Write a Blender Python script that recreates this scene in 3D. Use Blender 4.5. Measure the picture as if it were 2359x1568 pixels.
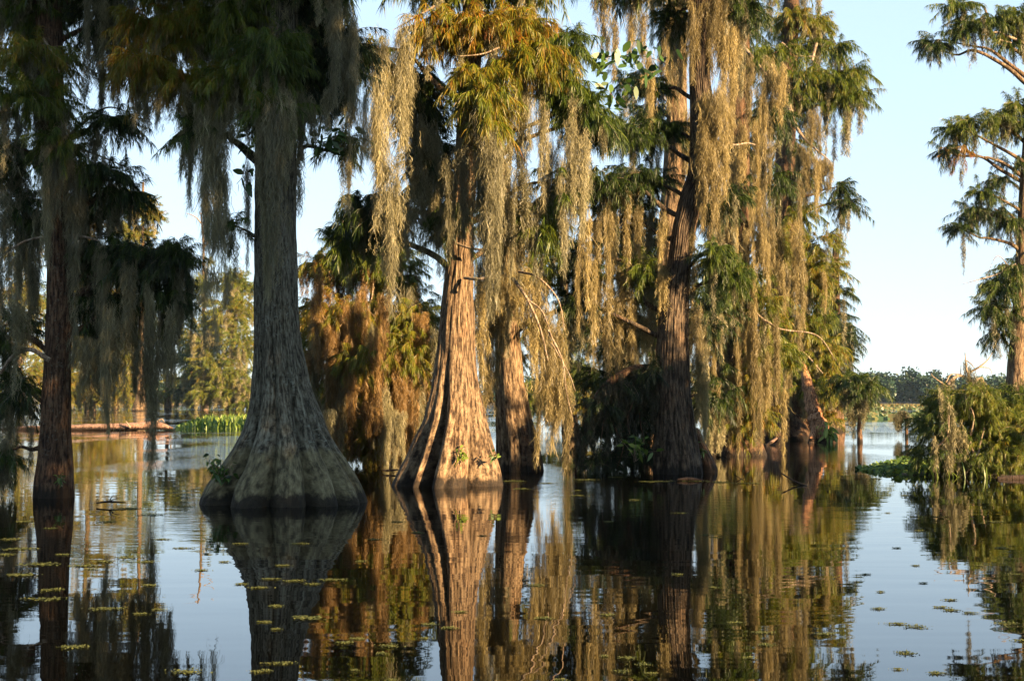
import bpy, math
import numpy as np
from mathutils import Vector

# ------------------------------------------------------------------ clearing
for o in list(bpy.data.objects):
    bpy.data.objects.remove(o)
S = bpy.context.scene
COL = S.collection
rng = np.random.default_rng(11)

# ------------------------------------------------------------------ camera
F = 3275.0                       # focal length in units of a 2358 px wide picture
CX, CY, HOR = 1179.0, 784.0, 922.0
PITCH = math.atan((HOR - CY) / F)
CAM = np.array([0.0, 0.0, 1.6])
cd = bpy.data.cameras.new("camera")
cam = bpy.data.objects.new("camera", cd)
COL.objects.link(cam)
cam.location = CAM
cam.rotation_euler = (math.pi / 2 + PITCH, 0, 0)
cd.sensor_width = 36.0
cd.lens = 36.0 * F / 2358.0
cd.clip_start = 0.1
cd.clip_end = 9000
S.camera = cam

# ------------------------------------------------------------------ sky and sun
SUN_AZ, SUN_EL = math.radians(48), math.radians(17)   # right of and behind the camera, low
w = bpy.data.worlds.new("World")
S.world = w
w.use_nodes = True
nt = w.node_tree
sky = nt.nodes.new("ShaderNodeTexSky")
sky.sky_type = 'NISHITA'
sky.sun_disc = False
sky.sun_elevation = SUN_EL
sky.sun_rotation = math.pi - SUN_AZ
sky.air_density = 1.0
sky.dust_density = 0.1
sky.ozone_density = 2.0
bg = nt.nodes["Background"]
bg.inputs[1].default_value = 0.134
gm = nt.nodes.new("ShaderNodeGamma")          # an evenly hazy sky: flatter from zenith to horizon
gm.inputs[1].default_value = 0.28
hs = nt.nodes.new("ShaderNodeHueSaturation")
hs.inputs["Saturation"].default_value = 1.12
nt.links.new(sky.outputs[0], gm.inputs[0])
nt.links.new(gm.outputs[0], hs.inputs["Color"])
tn = nt.nodes.new("ShaderNodeMix")
tn.data_type = 'RGBA'
tn.blend_type = 'MULTIPLY'
tn.inputs[0].default_value = 1.0
tn.inputs[7].default_value = (.84, .97, 1.11, 1)
nt.links.new(hs.outputs[0], tn.inputs[6])
nt.links.new(tn.outputs[2], bg.inputs[0])

ld = bpy.data.lights.new("sun", 'SUN')
ld.energy = 5.0
ld.angle = math.radians(0.5)
ld.color = (1.0, 0.68, 0.36)
sun = bpy.data.objects.new("sun", ld)
COL.objects.link(sun)
sp = Vector((math.sin(SUN_AZ) * math.cos(SUN_EL), -math.cos(SUN_AZ) * math.cos(SUN_EL), math.sin(SUN_EL)))
sun.rotation_euler = (-sp).to_track_quat('-Z', 'Y').to_euler()
sun.location = (40, -20, 30)

S.view_settings.view_transform = 'Standard'
S.view_settings.look = 'None'
S.view_settings.exposure = 2.5
S.view_settings.gamma = 1.0
S.render.engine = 'CYCLES'
S.cycles.max_bounces = 5
S.cycles.diffuse_bounces = 2
S.cycles.glossy_bounces = 2
S.cycles.transmission_bounces = 2
S.cycles.transparent_max_bounces = 4
S.cycles.caustics_reflective = False
S.cycles.caustics_refractive = False

# ------------------------------------------------------------------ geometry helpers
def P(vx, vy, D):
    """Point at depth D (metres along +Y) seen at (vx, vy)."""
    v = (CY - np.asarray(vy, float)) / F
    u = (np.asarray(vx, float) - CX) / F
    y = math.cos(PITCH) - math.sin(PITCH) * v
    z = math.sin(PITCH) + math.cos(PITCH) * v
    k = np.asarray(D, float) / y
    return np.stack([u * k, np.broadcast_to(np.asarray(D, float), np.shape(u * k)), CAM[2] + z * k], -1)

def D_at(vy):
    return CAM[2] * F / (vy - HOR)

def unit(a):
    return a / np.maximum(np.linalg.norm(a, axis=-1, keepdims=True), 1e-9)

_perm = np.random.default_rng(3).random((64, 64, 64)).astype(np.float32) * 2 - 1
def vnoise(p):
    p = np.asarray(p, float)
    i = np.floor(p).astype(int)
    f = p - i
    f = f * f * (3 - 2 * f)
    r = 0
    for dx in (0, 1):
        for dy in (0, 1):
            for dz in (0, 1):
                wgt = (f[..., 0] if dx else 1 - f[..., 0]) * (f[..., 1] if dy else 1 - f[..., 1]) * (f[..., 2] if dz else 1 - f[..., 2])
                r = r + wgt * _perm[(i[..., 0] + dx) % 64, (i[..., 1] + dy) % 64, (i[..., 2] + dz) % 64]
    return r

def mesh(name, V, Q, mat, tint=None, smooth=False, grain=None):
    """V (n,3); Q (m,4) or (m,3) faces."""
    me = bpy.data.meshes.new(name)
    V = np.ascontiguousarray(V, np.float32)
    Q = np.ascontiguousarray(Q, np.int32)
    k = Q.shape[1]
    me.vertices.add(len(V))
    me.vertices.foreach_set("co", V.ravel())
    me.loops.add(Q.size)
    me.loops.foreach_set("vertex_index", Q.ravel())
    me.polygons.add(len(Q))
    me.polygons.foreach_set("loop_start", np.arange(0, Q.size, k, dtype=np.int32))
    me.polygons.foreach_set("loop_total", np.full(len(Q), k, np.int32))
    if smooth:
        me.polygons.foreach_set("use_smooth", np.ones(len(Q), bool))
    if tint is not None:
        a = me.attributes.new("tint", 'FLOAT', 'POINT')
        a.data.foreach_set("value", np.ascontiguousarray(tint, np.float32))
    if mat.name.endswith(("bark", "wood")):
        a = me.attributes.new("grain", 'FLOAT_VECTOR', 'POINT')
        a.data.foreach_set("vector", np.ascontiguousarray(V if grain is None else grain, np.float32).ravel())
    me.update(calc_edges=True)
    me.materials.append(mat)
    return me

def link(name, me, parent=None, loc=None):
    o = bpy.data.objects.new(name, me)
    COL.objects.link(o)
    if parent is not None:
        o.parent = parent
    if loc is not None:
        o.location = loc
    return o

def part(name, V, Q, mat, parent, tint=None, smooth=False, grain=None):
    V = np.asarray(V) - np.array(parent.matrix_basis.translation)
    return link(name, mesh(name, V, Q, mat, tint, smooth, grain), parent)

def thing(name, label, cat, loc=(0, 0, 0), group=None):
    o = bpy.data.objects.new(name, None)
    COL.objects.link(o)
    o.empty_display_size = 0.3
    o.location = [float(x) for x in loc]
    tag(o, label, cat, group)
    return o

def tag(o, label, cat=None, group=None, kind=None):
    if label: o["label"] = label
    if cat: o["category"] = cat
    if group: o["group"] = group
    if kind: o["kind"] = kind
    return o

def ribbons(C, side, W):
    """C (N,K,3) centre lines, side (N,3) or (N,K,3), W (N,K) full widths -> verts, quads."""
    N, K, _ = C.shape
    if side.ndim == 2:
        side = side[:, None, :]
    off = side * (W[..., None] * 0.5)
    V = np.stack([C - off, C + off], 2).reshape(-1, 3)
    b = (np.arange(N)[:, None] * K + np.arange(K - 1)[None]) * 2
    Q = np.stack([b, b + 1, b + 3, b + 2], -1).reshape(-1, 4)
    return V, Q

class Acc:
    """Collects pieces that become one mesh."""
    def __init__(s):
        s.V, s.Q, s.T, s.n = [], [], [], 0
    def add(s, V, Q, t=0.0):
        s.V.append(V); s.Q.append(Q + s.n)
        s.T.append(np.broadcast_to(np.asarray(t, np.float32), (len(V),)))
        s.n += len(V)
    def get(s):
        return np.concatenate(s.V), np.concatenate(s.Q), np.concatenate(s.T)
    def build(s, name, mat, parent=None, smooth=False):
        V, Q, T = s.get()
        if parent is None:
            return link(name, mesh(name, V, Q, mat, T, smooth))
        return part(name, V, Q, mat, parent, T, smooth)

def smooth_line(pts, n):
    """Catmull-Rom through pts (k,d) -> (n,d)."""
    p = np.asarray(pts, float)
    if len(p) == 2:
        t = np.linspace(0, 1, n)[:, None]
        return p[0] * (1 - t) + p[1] * t
    q = np.vstack([2 * p[0] - p[1], p, 2 * p[-1] - p[-2]])
    t = np.linspace(0, len(p) - 1 - 1e-6, n)
    i = t.astype(int)
    f = (t - i)[:, None]
    a, b, c, d = q[i], q[i + 1], q[i + 2], q[i + 3]
    return 0.5 * ((2 * b) + (-a + c) * f + (2 * a - 5 * b + 4 * c - d) * f ** 2 + (-a + 3 * b - 3 * c + d) * f ** 3)

def tube(pts, radii, sides=7, n=None, rough=0.0):
    n = n or max(6, 4 * len(pts))
    pr = np.hstack([np.asarray(pts, float), np.asarray(radii, float)[:, None]])
    L = smooth_line(pr, n)
    c, r = L[:, :3], np.maximum(L[:, 3], 0.0015)
    t = unit(np.gradient(c, axis=0))
    up = np.where(np.abs(t[:, 2:3]) > 0.9, np.array([[1.0, 0, 0]]), np.array([[0, 0, 1.0]]))
    a = unit(np.cross(t, up)); b = np.cross(t, a)
    th = np.linspace(0, 2 * math.pi, sides, endpoint=False)
    R = r[:, None] * np.ones(sides)
    if rough:
        q = c[:, None, :] + (a[:, None] * np.cos(th)[None, :, None] + b[:, None] * np.sin(th)[None, :, None]) * R[..., None]
        R = R * (1 + rough * vnoise(q * 9.0) + rough * 0.6 * vnoise(q * 23.0))
    V = c[:, None, :] + (a[:, None] * np.cos(th)[None, :, None] + b[:, None] * np.sin(th)[None, :, None]) * R[..., None]
    i, j = np.meshgrid(np.arange(n - 1), np.arange(sides), indexing='ij')
    Q = np.stack([i * sides + j, i * sides + (j + 1) % sides, (i + 1) * sides + (j + 1) % sides, (i + 1) * sides + j], -1).reshape(-1, 4)
    return V.reshape(-1, 3), Q

# ------------------------------------------------------------------ materials
def newmat(name):
    m = bpy.data.materials.new(name)
    m.use_nodes = True
    t = m.node_tree
    for n in list(t.nodes):
        t.nodes.remove(n)
    out = t.nodes.new("ShaderNodeOutputMaterial")
    return m, t, out, (lambda k, **kw: _node(t, k, **kw))

def _node(t, k, **kw):
    n = t.nodes.new("ShaderNode" + k)
    for a, v in kw.items():
        if a.startswith("i_"):
            key = a[2:]
            n.inputs[int(key) if key.isdigit() else key].default_value = v
        else:
            setattr(n, a, v)
    return n

def ramp(t, stops, fac):
    r = t.nodes.new("ShaderNodeValToRGB")
    e = r.color_ramp.elements
    while len(e) < len(stops):
        e.new(0.5)
    for el, (p, c) in zip(e, stops):
        el.position = p
        el.color = (*c, 1)
    t.links.new(fac, r.inputs[0])
    return r.outputs[0]

def leaf_material(name, stops, trans=0.35, vary=0.0):
    m, t, out, N = newmat(name)
    at = N("Attribute", attribute_name="tint")
    fac = at.outputs["Fac"]
    if vary:
        oi = N("ObjectInfo"); ma = N("Math", operation='MULTIPLY_ADD'); ma.inputs[1].default_value = vary; ma.inputs[2].default_value = -vary / 2
        ad = N("Math", operation='ADD'); t.links.new(oi.outputs["Random"], ma.inputs[0]); t.links.new(ma.outputs[0], ad.inputs[0]); t.links.new(fac, ad.inputs[1])
        fac = ad.outputs[0]
    col = ramp(t, stops, fac)
    d = N("BsdfDiffuse"); tr = N("BsdfTranslucent"); mx = N("MixShader", i_0=trans)
    t.links.new(col, d.inputs[0]); t.links.new(col, tr.inputs[0])
    t.links.new(d.outputs[0], mx.inputs[1]); t.links.new(tr.outputs[0], mx.inputs[2])
    g = N("BsdfGlossy", i_1=0.45); g.inputs[0].default_value = (1, 1, 1, 1)
    mg = N("MixShader", i_0=0.025)
    t.links.new(mx.outputs[0], mg.inputs[1]); t.links.new(g.outputs[0], mg.inputs[2])
    t.links.new(mg.outputs[0], out.inputs[0])
    return m

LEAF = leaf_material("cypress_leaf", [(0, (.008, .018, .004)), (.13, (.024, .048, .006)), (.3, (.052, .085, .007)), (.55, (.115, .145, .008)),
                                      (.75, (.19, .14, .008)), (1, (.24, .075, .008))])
RUSSET = leaf_material("russet_moss", [(0, (.03, .018, .007)), (.5, (.17, .105, .034)), (1, (.40, .24, .08))], .3, .35)
BROAD = leaf_material("broad_leaf", [(0, (.012, .026, .010)), (.4, (.045, .095, .018)), (.75, (.16, .22, .03)), (1, (.30, .24, .03))], .3)
MOSS = leaf_material("spanish_moss", [(0, (.032, .033, .018)), (.5, (.165, .155, .085)), (1, (.40, .35, .18))], .3, .35)
GOLD = leaf_material("golden_moss", [(0, (.035, .029, .012)), (.5, (.205, .165, .068)), (1, (.46, .37, .15))], .3, .35)
WEED = leaf_material("duckweed", [(0, (.04, .052, .014)), (.6, (.08, .09, .026)), (1, (.12, .115, .04))], .1)
LILY = leaf_material("lily_leaf", [(0, (.035, .08, .03)), (.5, (.09, .11, .04)), (.8, (.15, .10, .03)), (1, (.13, .06, .03))], .25)
FARLEAF = leaf_material("far_leaf", [(0, (.010, .026, .016)), (.5, (.022, .05, .024)), (1, (.05, .075, .03))], .2)

def bark_material(name, dark, mid, light, lichen=(.20, .215, .175), lich_amt=.5, tide=None, tide_col=None, rough_scale=1.0, bump=.8, warm=(1.15, .92, .72)):
    m, t, out, N = newmat(name)
    L = t.links.new
    tc = N("Attribute", attribute_name="grain")
    mp = N("Mapping"); mp.inputs["Scale"].default_value = (1, 1, .17)
    L(tc.outputs["Vector"], mp.inputs[0])
    n1 = N("TexNoise", i_Scale=26 * rough_scale, i_Detail=6.0, i_Roughness=.6)
    L(mp.outputs[0], n1.inputs["Vector"])
    mp2 = N("Mapping"); mp2.inputs["Scale"].default_value = (1, 1, .3)
    L(tc.outputs["Vector"], mp2.inputs[0])
    n2 = N("TexNoise", i_Scale=3.0, i_Detail=4.0)
    L(mp2.outputs[0], n2.inputs["Vector"])
    c1 = ramp(t, [(.39, dark), (.5, mid), (.66, light)], n1.outputs["Fac"])
    mp5 = N("Mapping"); mp5.inputs["Scale"].default_value = (1, 1, .42); L(tc.outputs["Vector"], mp5.inputs[0])
    n5 = N("TexNoise", i_Scale=34.0, i_Detail=4.0, i_Roughness=.65); L(mp5.outputs[0], n5.inputs["Vector"])
    ck = ramp(t, [(.36, (.3, .28, .25)), (.47, (1, 1, 1)), (.64, (1, 1, 1)), (.74, (1.35, 1.3, 1.2))], n5.outputs["Fac"])
    mck = N("Mix", data_type='RGBA', blend_type='MULTIPLY'); mck.inputs[0].default_value = .85
    L(c1, mck.inputs[6]); L(ck, mck.inputs[7]); c1 = mck.outputs[2]
    mixb = N("Mix", data_type='RGBA', blend_type='MULTIPLY'); mixb.inputs[0].default_value = .75
    c2 = ramp(t, [(.3, (.45, .42, .38)), (.55, (1, 1, 1)), (.75, warm)], n2.outputs["Fac"])
    L(c1, mixb.inputs[6]); L(c2, mixb.inputs[7])
    col = mixb.outputs[2]
    # lichen speckle
    n3 = N("TexNoise", i_Scale=17.0, i_Detail=5.0, i_Roughness=.7)
    L(tc.outputs["Vector"], n3.inputs["Vector"])
    n4 = N("TexNoise", i_Scale=1.3, i_Detail=2.0)
    L(tc.outputs["Vector"], n4.inputs["Vector"])
    mul = N("Math", operation='MULTIPLY')
    f3 = ramp(t, [(.56, (0, 0, 0)), (.64, (1, 1, 1))], n3.outputs["Fac"])
    f4 = ramp(t, [(.38, (.1, .1, .1)), (.6, (1, 1, 1))], n4.outputs["Fac"])
    L(f3, mul.inputs[0]); L(f4, mul.inputs[1])
    mu2 = N("Math", operation='MULTIPLY'); mu2.inputs[1].default_value = lich_amt
    L(mul.outputs[0], mu2.inputs[0])
    ml = N("Mix", data_type='RGBA'); ml.inputs[7].default_value = (*lichen, 1)
    L(mu2.outputs[0], ml.inputs[0]); L(col, ml.inputs[6])
    col = ml.outputs[2]
    # tide mark: stained band above the water and a wet foot
    geo = N("NewGeometry"); sx = N("SeparateXYZ")
    L(geo.outputs["Position"], sx.inputs[0])
    jit = N("TexNoise", i_Scale=14.0, i_Detail=5.0, i_Roughness=.7)
    L(mp.outputs[0], jit.inputs["Vector"])
    ja = N("Math", operation='MULTIPLY_ADD'); ja.inputs[1].default_value = .5; ja.inputs[2].default_value = -.25
    L(jit.outputs["Fac"], ja.inputs[0])
    zz = N("Math", operation='ADD')
    L(sx.outputs["Z"], zz.inputs[0]); L(ja.outputs[0], zz.inputs[1])
    if tide:
        mr = N("MapRange"); mr.inputs[1].default_value = tide + .06; mr.inputs[2].default_value = tide - .06
        mr.inputs[4].default_value = .72
        L(zz.outputs[0], mr.inputs[0])
        mt = N("Mix", data_type='RGBA'); tcm = ramp(t, [(.36, tuple(c * .35 for c in tide_col)), (.5, tide_col), (.66, tuple(c * 1.7 for c in tide_col))], n1.outputs['Fac']); L(tcm, mt.inputs[7])
        L(mr.outputs[0], mt.inputs[0]); L(col, mt.inputs[6])
        col = mt.outputs[2]
    mr2 = N("MapRange"); mr2.inputs[1].default_value = .21; mr2.inputs[2].default_value = .13; mr2.inputs[4].default_value = .9
    L(zz.outputs[0], mr2.inputs[0])
    mw = N("Mix", data_type='RGBA'); mw.inputs[7].default_value = (.008, .006, .004, 1)
    L(mr2.outputs[0], mw.inputs[0]); L(col, mw.inputs[6])
    col = mw.outputs[2]
    b = N("BsdfPrincipled", i_Roughness=.85)
    b.inputs["Specular IOR Level"].default_value = .25
    L(col, b.inputs["Base Color"])
    bp = N("Bump", i_Strength=bump, i_Distance=.045)
    hs_ = N("Math", operation='MULTIPLY_ADD'); hs_.inputs[1].default_value = .55
    L(n5.outputs["Fac"], hs_.inputs[0]); L(n1.outputs["Fac"], hs_.inputs[2])
    L(hs_.outputs[0], bp.inputs["Height"])
    L(bp.outputs[0], b.inputs["Normal"])
    L(b.outputs[0], out.inputs[0])
    return m

BARK_GREY = bark_material("grey_bark", (.022, .02, .012), (.10, .09, .062), (.20, .195, .145), lich_amt=.75, tide=.83, tide_col=(.105, .088, .042), rough_scale=1.35, warm=(1.08, 1.02, .9))
BARK_TAN = bark_material("tan_bark", (.022, .012, .006), (.12, .08, .045), (.26, .19, .115), lich_amt=.35, lichen=(.26, .22, .15))
BARK_RED = bark_material("red_bark", (.018, .008, .004), (.08, .045, .024), (.16, .10, .058), lich_amt=.3)
BARK_RIDGE = bark_material("ridged_bark", (.010, .007, .004), (.062, .044, .029), (.14, .105, .07), lich_amt=.15, rough_scale=.8, bump=1.0)
BARK_TWIG = bark_material("twig_bark", (.14, .10, .065), (.26, .20, .14), (.40, .33, .25), lich_amt=.4)
BARK_ORANGE = bark_material("orange_bark", (.05, .018, .008), (.24, .115, .055), (.42, .23, .12), lich_amt=.1)
BARK_LOG = bark_material("log_wood", (.10, .055, .04), (.24, .145, .105), (.36, .24, .18), lich_amt=.1)

def water_material():
    m, t, out, N = newmat("swamp_water")
    L = t.links.new
    tc = N("TexCoord")
    b = N("BsdfPrincipled", i_Roughness=.012)
    b.inputs["Base Color"].default_value = (.0014, .0014, .0009, 1)
    b.inputs["IOR"].default_value = 1.333
    # gentle long swell everywhere, finer ripples in patches
    mp = N("Mapping"); mp.inputs["Scale"].default_value = (.5, 1.5, 1)
    L(tc.outputs["Object"], mp.inputs[0])
    n1 = N("TexNoise", i_Scale=1.1, i_Detail=2.0, i_Roughness=.45)
    L(mp.outputs[0], n1.inputs["Vector"])
    mpp = N("Mapping"); mpp.inputs["Scale"].default_value = (.45, .16, 1)
    L(tc.outputs["Object"], mpp.inputs[0])
    patch = N("TexNoise", i_Scale=.35, i_Detail=2.0)
    L(mpp.outputs[0], patch.inputs["Vector"])
    pf = ramp(t, [(.46, (0, 0, 0)), (.62, (1, 1, 1))], patch.outputs["Fac"])
    mp2 = N("Mapping"); mp2.inputs["Scale"].default_value = (.8, 2.2, 1)
    L(tc.outputs["Object"], mp2.inputs[0])
    n2 = N("TexNoise", i_Scale=3.2, i_Detail=2.0)
    L(mp2.outputs[0], n2.inputs["Vector"])
    # the wind reaches the open water farther out
    sx = N("SeparateXYZ"); L(tc.outputs["Object"], sx.inputs[0])
    far = N("MapRange"); far.inputs[1].default_value = 15; far.inputs[2].default_value = 34
    far.inputs[3].default_value = .04; far.inputs[4].default_value = 1.0
    L(sx.outputs["Y"], far.inputs[0])
    lf = N("MapRange"); lf.inputs[1].default_value = 6; lf.inputs[2].default_value = -6
    lf.inputs[3].default_value = .25; lf.inputs[4].default_value = 1.0
    L(sx.outputs["X"], lf.inputs[0])
    w1 = N("Math", operation='MULTIPLY'); L(far.outputs[0], w1.inputs[0]); L(lf.outputs[0], w1.inputs[1])
    w2 = N("Math", operation='MULTIPLY'); L(w1.outputs[0], w2.inputs[0]); L(pf, w2.inputs[1])
    h2 = N("Math", operation='MULTIPLY'); L(n2.outputs["Fac"], h2.inputs[0]); L(w2.outputs[0], h2.inputs[1])
    b1 = N("Bump", i_Strength=1.0, i_Distance=.0028)
    L(n1.outputs["Fac"], b1.inputs["Height"])
    b2 = N("Bump", i_Strength=1.0, i_Distance=.03)
    L(h2.outputs[0], b2.inputs["Height"]); L(b1.outputs[0], b2.inputs["Normal"])
    L(b2.outputs[0], b.inputs["Normal"])
    L(b.outputs[0], out.inputs[0])
    return m

def plain(name, colr, rough=.8, var=.25, scale=2.0):
    m, t, out, N = newmat(name)
    tc = N("TexCoord"); n = N("TexNoise", i_Scale=scale, i_Detail=5.0)
    t.links.new(tc.outputs["Object"], n.inputs["Vector"])
    c = np.array(colr)
    col = ramp(t, [(.3, tuple(c * (1 - var))), (.7, tuple(c * (1 + var)))], n.outputs["Fac"])
    b = N("BsdfPrincipled", i_Roughness=rough)
    t.links.new(col, b.inputs["Base Color"]); t.links.new(b.outputs[0], out.inputs[0])
    return m

SOIL = plain("bank_soil", (.07, .055, .035), scale=.3)

# ------------------------------------------------------------------ setting
V = np.array([[-3500, -200, 0], [3500, -200, 0], [3500, 7000, 0], [-3500, 7000, 0]], float)
o = link("water", mesh("water", V, np.array([[0, 1, 2, 3]]), water_material()))
tag(o, "still dark swamp water mirroring the cypresses", "water", kind="structure")

# low bank on the far side of the lake
nx = 90
xs = np.linspace(-700, 700, nx)
rows = []
for dy, hz in ((0, -.5), (6, .35), (40, .8), (160, 3.5), (500, 6.0)):
    rows.append(np.stack([xs, 560 + dy + 22 * vnoise(np.stack([xs * .012, xs * 0, xs * 0], -1)) * (dy < 100), hz + .3 * vnoise(np.stack([xs * .05, xs * 0 + dy, xs * 0], -1))], -1))
V = np.concatenate(rows)
i, j = np.meshgrid(np.arange(4), np.arange(nx - 1), indexing='ij')
Q = np.stack([i * nx + j, i * nx + j + 1, (i + 1) * nx + j + 1, (i + 1) * nx + j], -1).reshape(-1, 4)
tag(link("far_bank", mesh("far_bank", V, Q, SOIL, smooth=True)), "low wooded bank across the lake", "bank", kind="structure")

# ------------------------------------------------------------------ foliage
def sprays(acc, twigs, pos, outd, scale, tint, droop=.55, nt=7, nb=10, blade=1.0):
    """Feathery drooping cypress sprays at pos (N,3), each a twig with tufts of narrow blades."""
    N = len(pos)
    if N == 0: return
    L = scale * rng.uniform(.25, .55, N)
    d = unit(outd)
    s = np.linspace(.05, 1, nt)
    axis = pos[:, None] + d[:, None] * (L[:, None] * s)[..., None]
    axis[..., 2] -= droop * L[:, None] * s ** 2 * .55
    tdir = unit(np.gradient(axis, axis=1))
    base = np.repeat(axis[:, :, None], nb, 2).reshape(-1, 3)
    td = np.repeat(tdir[:, :, None], nb, 2).reshape(-1, 3)
    M = len(base)
    r = unit(rng.normal(size=(M, 3)))
    bd = unit(td * .8 + r * .7 + np.array([0, 0, -.4]))
    bl = scale * blade * rng.uniform(.07, .17, M)
    st = np.array([0, .5, 1])
    C = base[:, None] + bd[:, None] * (bl[:, None] * st)[..., None]
    C[..., 2] -= droop * bl[:, None] * st ** 2
    side = unit(np.cross(bd, rng.normal(size=(M, 3))))
    W = (scale * blade * rng.uniform(.006, .011, M))[:, None] * np.array([.7, 1, .15])
    Vv, Qq = ribbons(C, side, W)
    tt = np.repeat((np.repeat(tint + rng.normal(0, .06, N), nt * nb) + rng.normal(0, .11, M)), 6)
    acc.add(Vv, Qq, np.clip(tt, 0, 1))
    if twigs is not None:
        wv = (scale * .010) * np.linspace(1, .3, nt)[None] * np.ones((N, 1))
        for k in (0, 1):
            sd = unit(np.cross(d, np.array([0, 0, 1.0]) if k else rng.normal(size=3)))
            Vv, Qq = ribbons(axis, sd, wv)
            twigs.add(Vv, Qq)

def ell(n):
    """n points in the unit ball."""
    p = unit(rng.normal(size=(n, 3)))
    return p * rng.random((n, 1)) ** .42

def clump(acc, twigs, x, y, rx, ry, D, n, tint, scale=1.0, depth=None, droop=.55, lump=4, blade=1.0):
    nb = 15 if blade < 1.3 else 12
    c = P(x, y, D)
    k = D / F
    sh = .20 * scale
    r = np.array([max(rx * k - sh, .45 * rx * k), (depth if depth else max(.5 * (rx + ry) * k, .3)), max(ry * k - sh, .4 * ry * k)])
    # sub-branches: the sprays gather round a few limbs so that gaps show between
    m = max(2, int(lump))
    sub = ell(m) * .75
    pick = rng.integers(0, m, n)
    p = sub[pick] + rng.normal(0, .34, (n, 3)) * np.array([1, 1, .62])
    rr = np.linalg.norm(p, axis=1, keepdims=True)
    p = np.where(rr > 1, p / rr * (.85 + .2 * rng.random((n, 1))), p)
    pos = c + p * r
    out = p * np.array([1, 1, .5]) + rng.normal(0, .45, (n, 3)) + np.array([0, 0, -.05])
    sprays(acc, twigs, pos, out, scale, tint, droop, blade=blade, nb=nb)
    return c, r

# ------------------------------------------------------------------ spanish moss
def fibres(pos, l, curl, wd, K=7, tint=.5):
    N = len(pos)
    s = np.linspace(0, 1, K)
    ph = rng.uniform(0, 6.28, (N, 2)); fr = rng.uniform(4, 13, (N, 2)); am = curl * rng.uniform(.4, 1.3, (N, 2))
    lean = rng.normal(0, .2, (N, 2)); rw = np.cumsum(rng.normal(0, .35, (N, K, 2)) * curl, 1)
    C = np.empty((N, K, 3))
    C[..., 0] = pos[:, None, 0] + am[:, :1] * np.sin(ph[:, :1] + fr[:, :1] * s) + lean[:, :1] * l[:, None] * s
    C[..., 1] = pos[:, None, 1] + am[:, 1:] * np.sin(ph[:, 1:] + fr[:, 1:] * s) + lean[:, 1:] * l[:, None] * s
    C[..., :2] += rw
    C[..., 2] = pos[:, None, 2] - l[:, None] * s
    a = rng.uniform(0, math.pi, N)
    side = np.stack([np.cos(a), np.sin(a), rng.normal(0, .25, N)], -1)
    W = (wd * rng.uniform(.6, 1.3, N))[:, None] * np.concatenate([[.6], np.ones(K - 2), [.25]])
    Vv, Qq = ribbons(C, unit(side), W)
    tt = np.clip(np.repeat(tint + rng.normal(0, .16, N), 2 * K), 0, 1)
    return Vv, Qq, tt

def lock(acc, top, L, r, cover=3.0, fw=.0058, curl=.017, tint=.5, nsub=None, K=7):
    """One hanging beard: several tapering tails of curly fibres."""
    top = np.asarray(top, float)
    nsub = nsub or int(np.clip(2 + r / .05, 3, 9))
    for q in range(nsub):
        ang = rng.uniform(0, 6.28); rad = r * .7 * math.sqrt(rng.random())
        ox, oy = rad * math.cos(ang), rad * math.sin(ang)
        z0 = L * rng.uniform(0, .22) if q else 0
        Lj = (L - z0) * (1.0 if q == 0 else rng.uniform(.28, 1.0))
        rj = r * rng.uniform(.42, .78)
        fl = min(max(.14, Lj * .13), .30)
        n = int(cover * Lj * 2 * rj / (fl * fw) * .75) + 6
        t = rng.random(n) ** .9
        prof = np.interp(t, [0, .12, .35, .7, 1], [.55, .9, 1, .6, .14])
        wob = vnoise(np.stack([t * Lj * 2.2, np.full(n, q * 7.3), np.full(n, top[0] * 3.1)], -1)) * .9
        a2 = rng.uniform(0, 6.28, n); rr = np.sqrt(rng.random(n)) * rj * prof
        sway = .35 * r * vnoise(np.stack([t * Lj * .9, np.full(n, q * 3.7 + 20), np.full(n, top[1])], -1))
        gap = vnoise(np.stack([t * Lj * 2.6 + 9, np.cos(a2) * 1.3, np.full(n, q * 5.1 + top[1])], -1)) > -.28
        pos = np.stack([top[0] + ox + rr * np.cos(a2) + wob * rj * .6 + sway,
                        top[1] + oy + rr * np.sin(a2),
                        top[2] - z0 - t * (Lj - fl * .6)], -1)[gap]; n = len(pos)
        Vv, Qq, tt = fibres(pos, fl * rng.uniform(.6, 1.25, n), curl, fw, K, tint)
        acc.add(Vv, Qq, tt)

# a family of beard meshes, shared by the individual beards
BEARDS = []
for L in (.7, 1.2, 2.0, 3.0, 4.2):
    for asp in (.045, .085, .15):
        for k in range(2):
            if L * asp < .05: continue
            a = Acc()
            lock(a, (0, 0, 0), L, L * asp, cover=2.9, tint=.5)
            for q in range(int(10 * L)):      # stray wisps
                tz = -L * rng.random() * .9
                lock(a, (rng.normal(0, L * asp * .6), rng.normal(0, L * asp * .6), tz), min(L + tz, rng.uniform(.15, .5)) + .05, .02, cover=2.0, tint=.5, nsub=1)
            V_, Q_, T_ = a.get()
            BEARDS.append((L, L * asp, mesh("spanish_moss", V_, Q_, MOSS, T_)))

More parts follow.
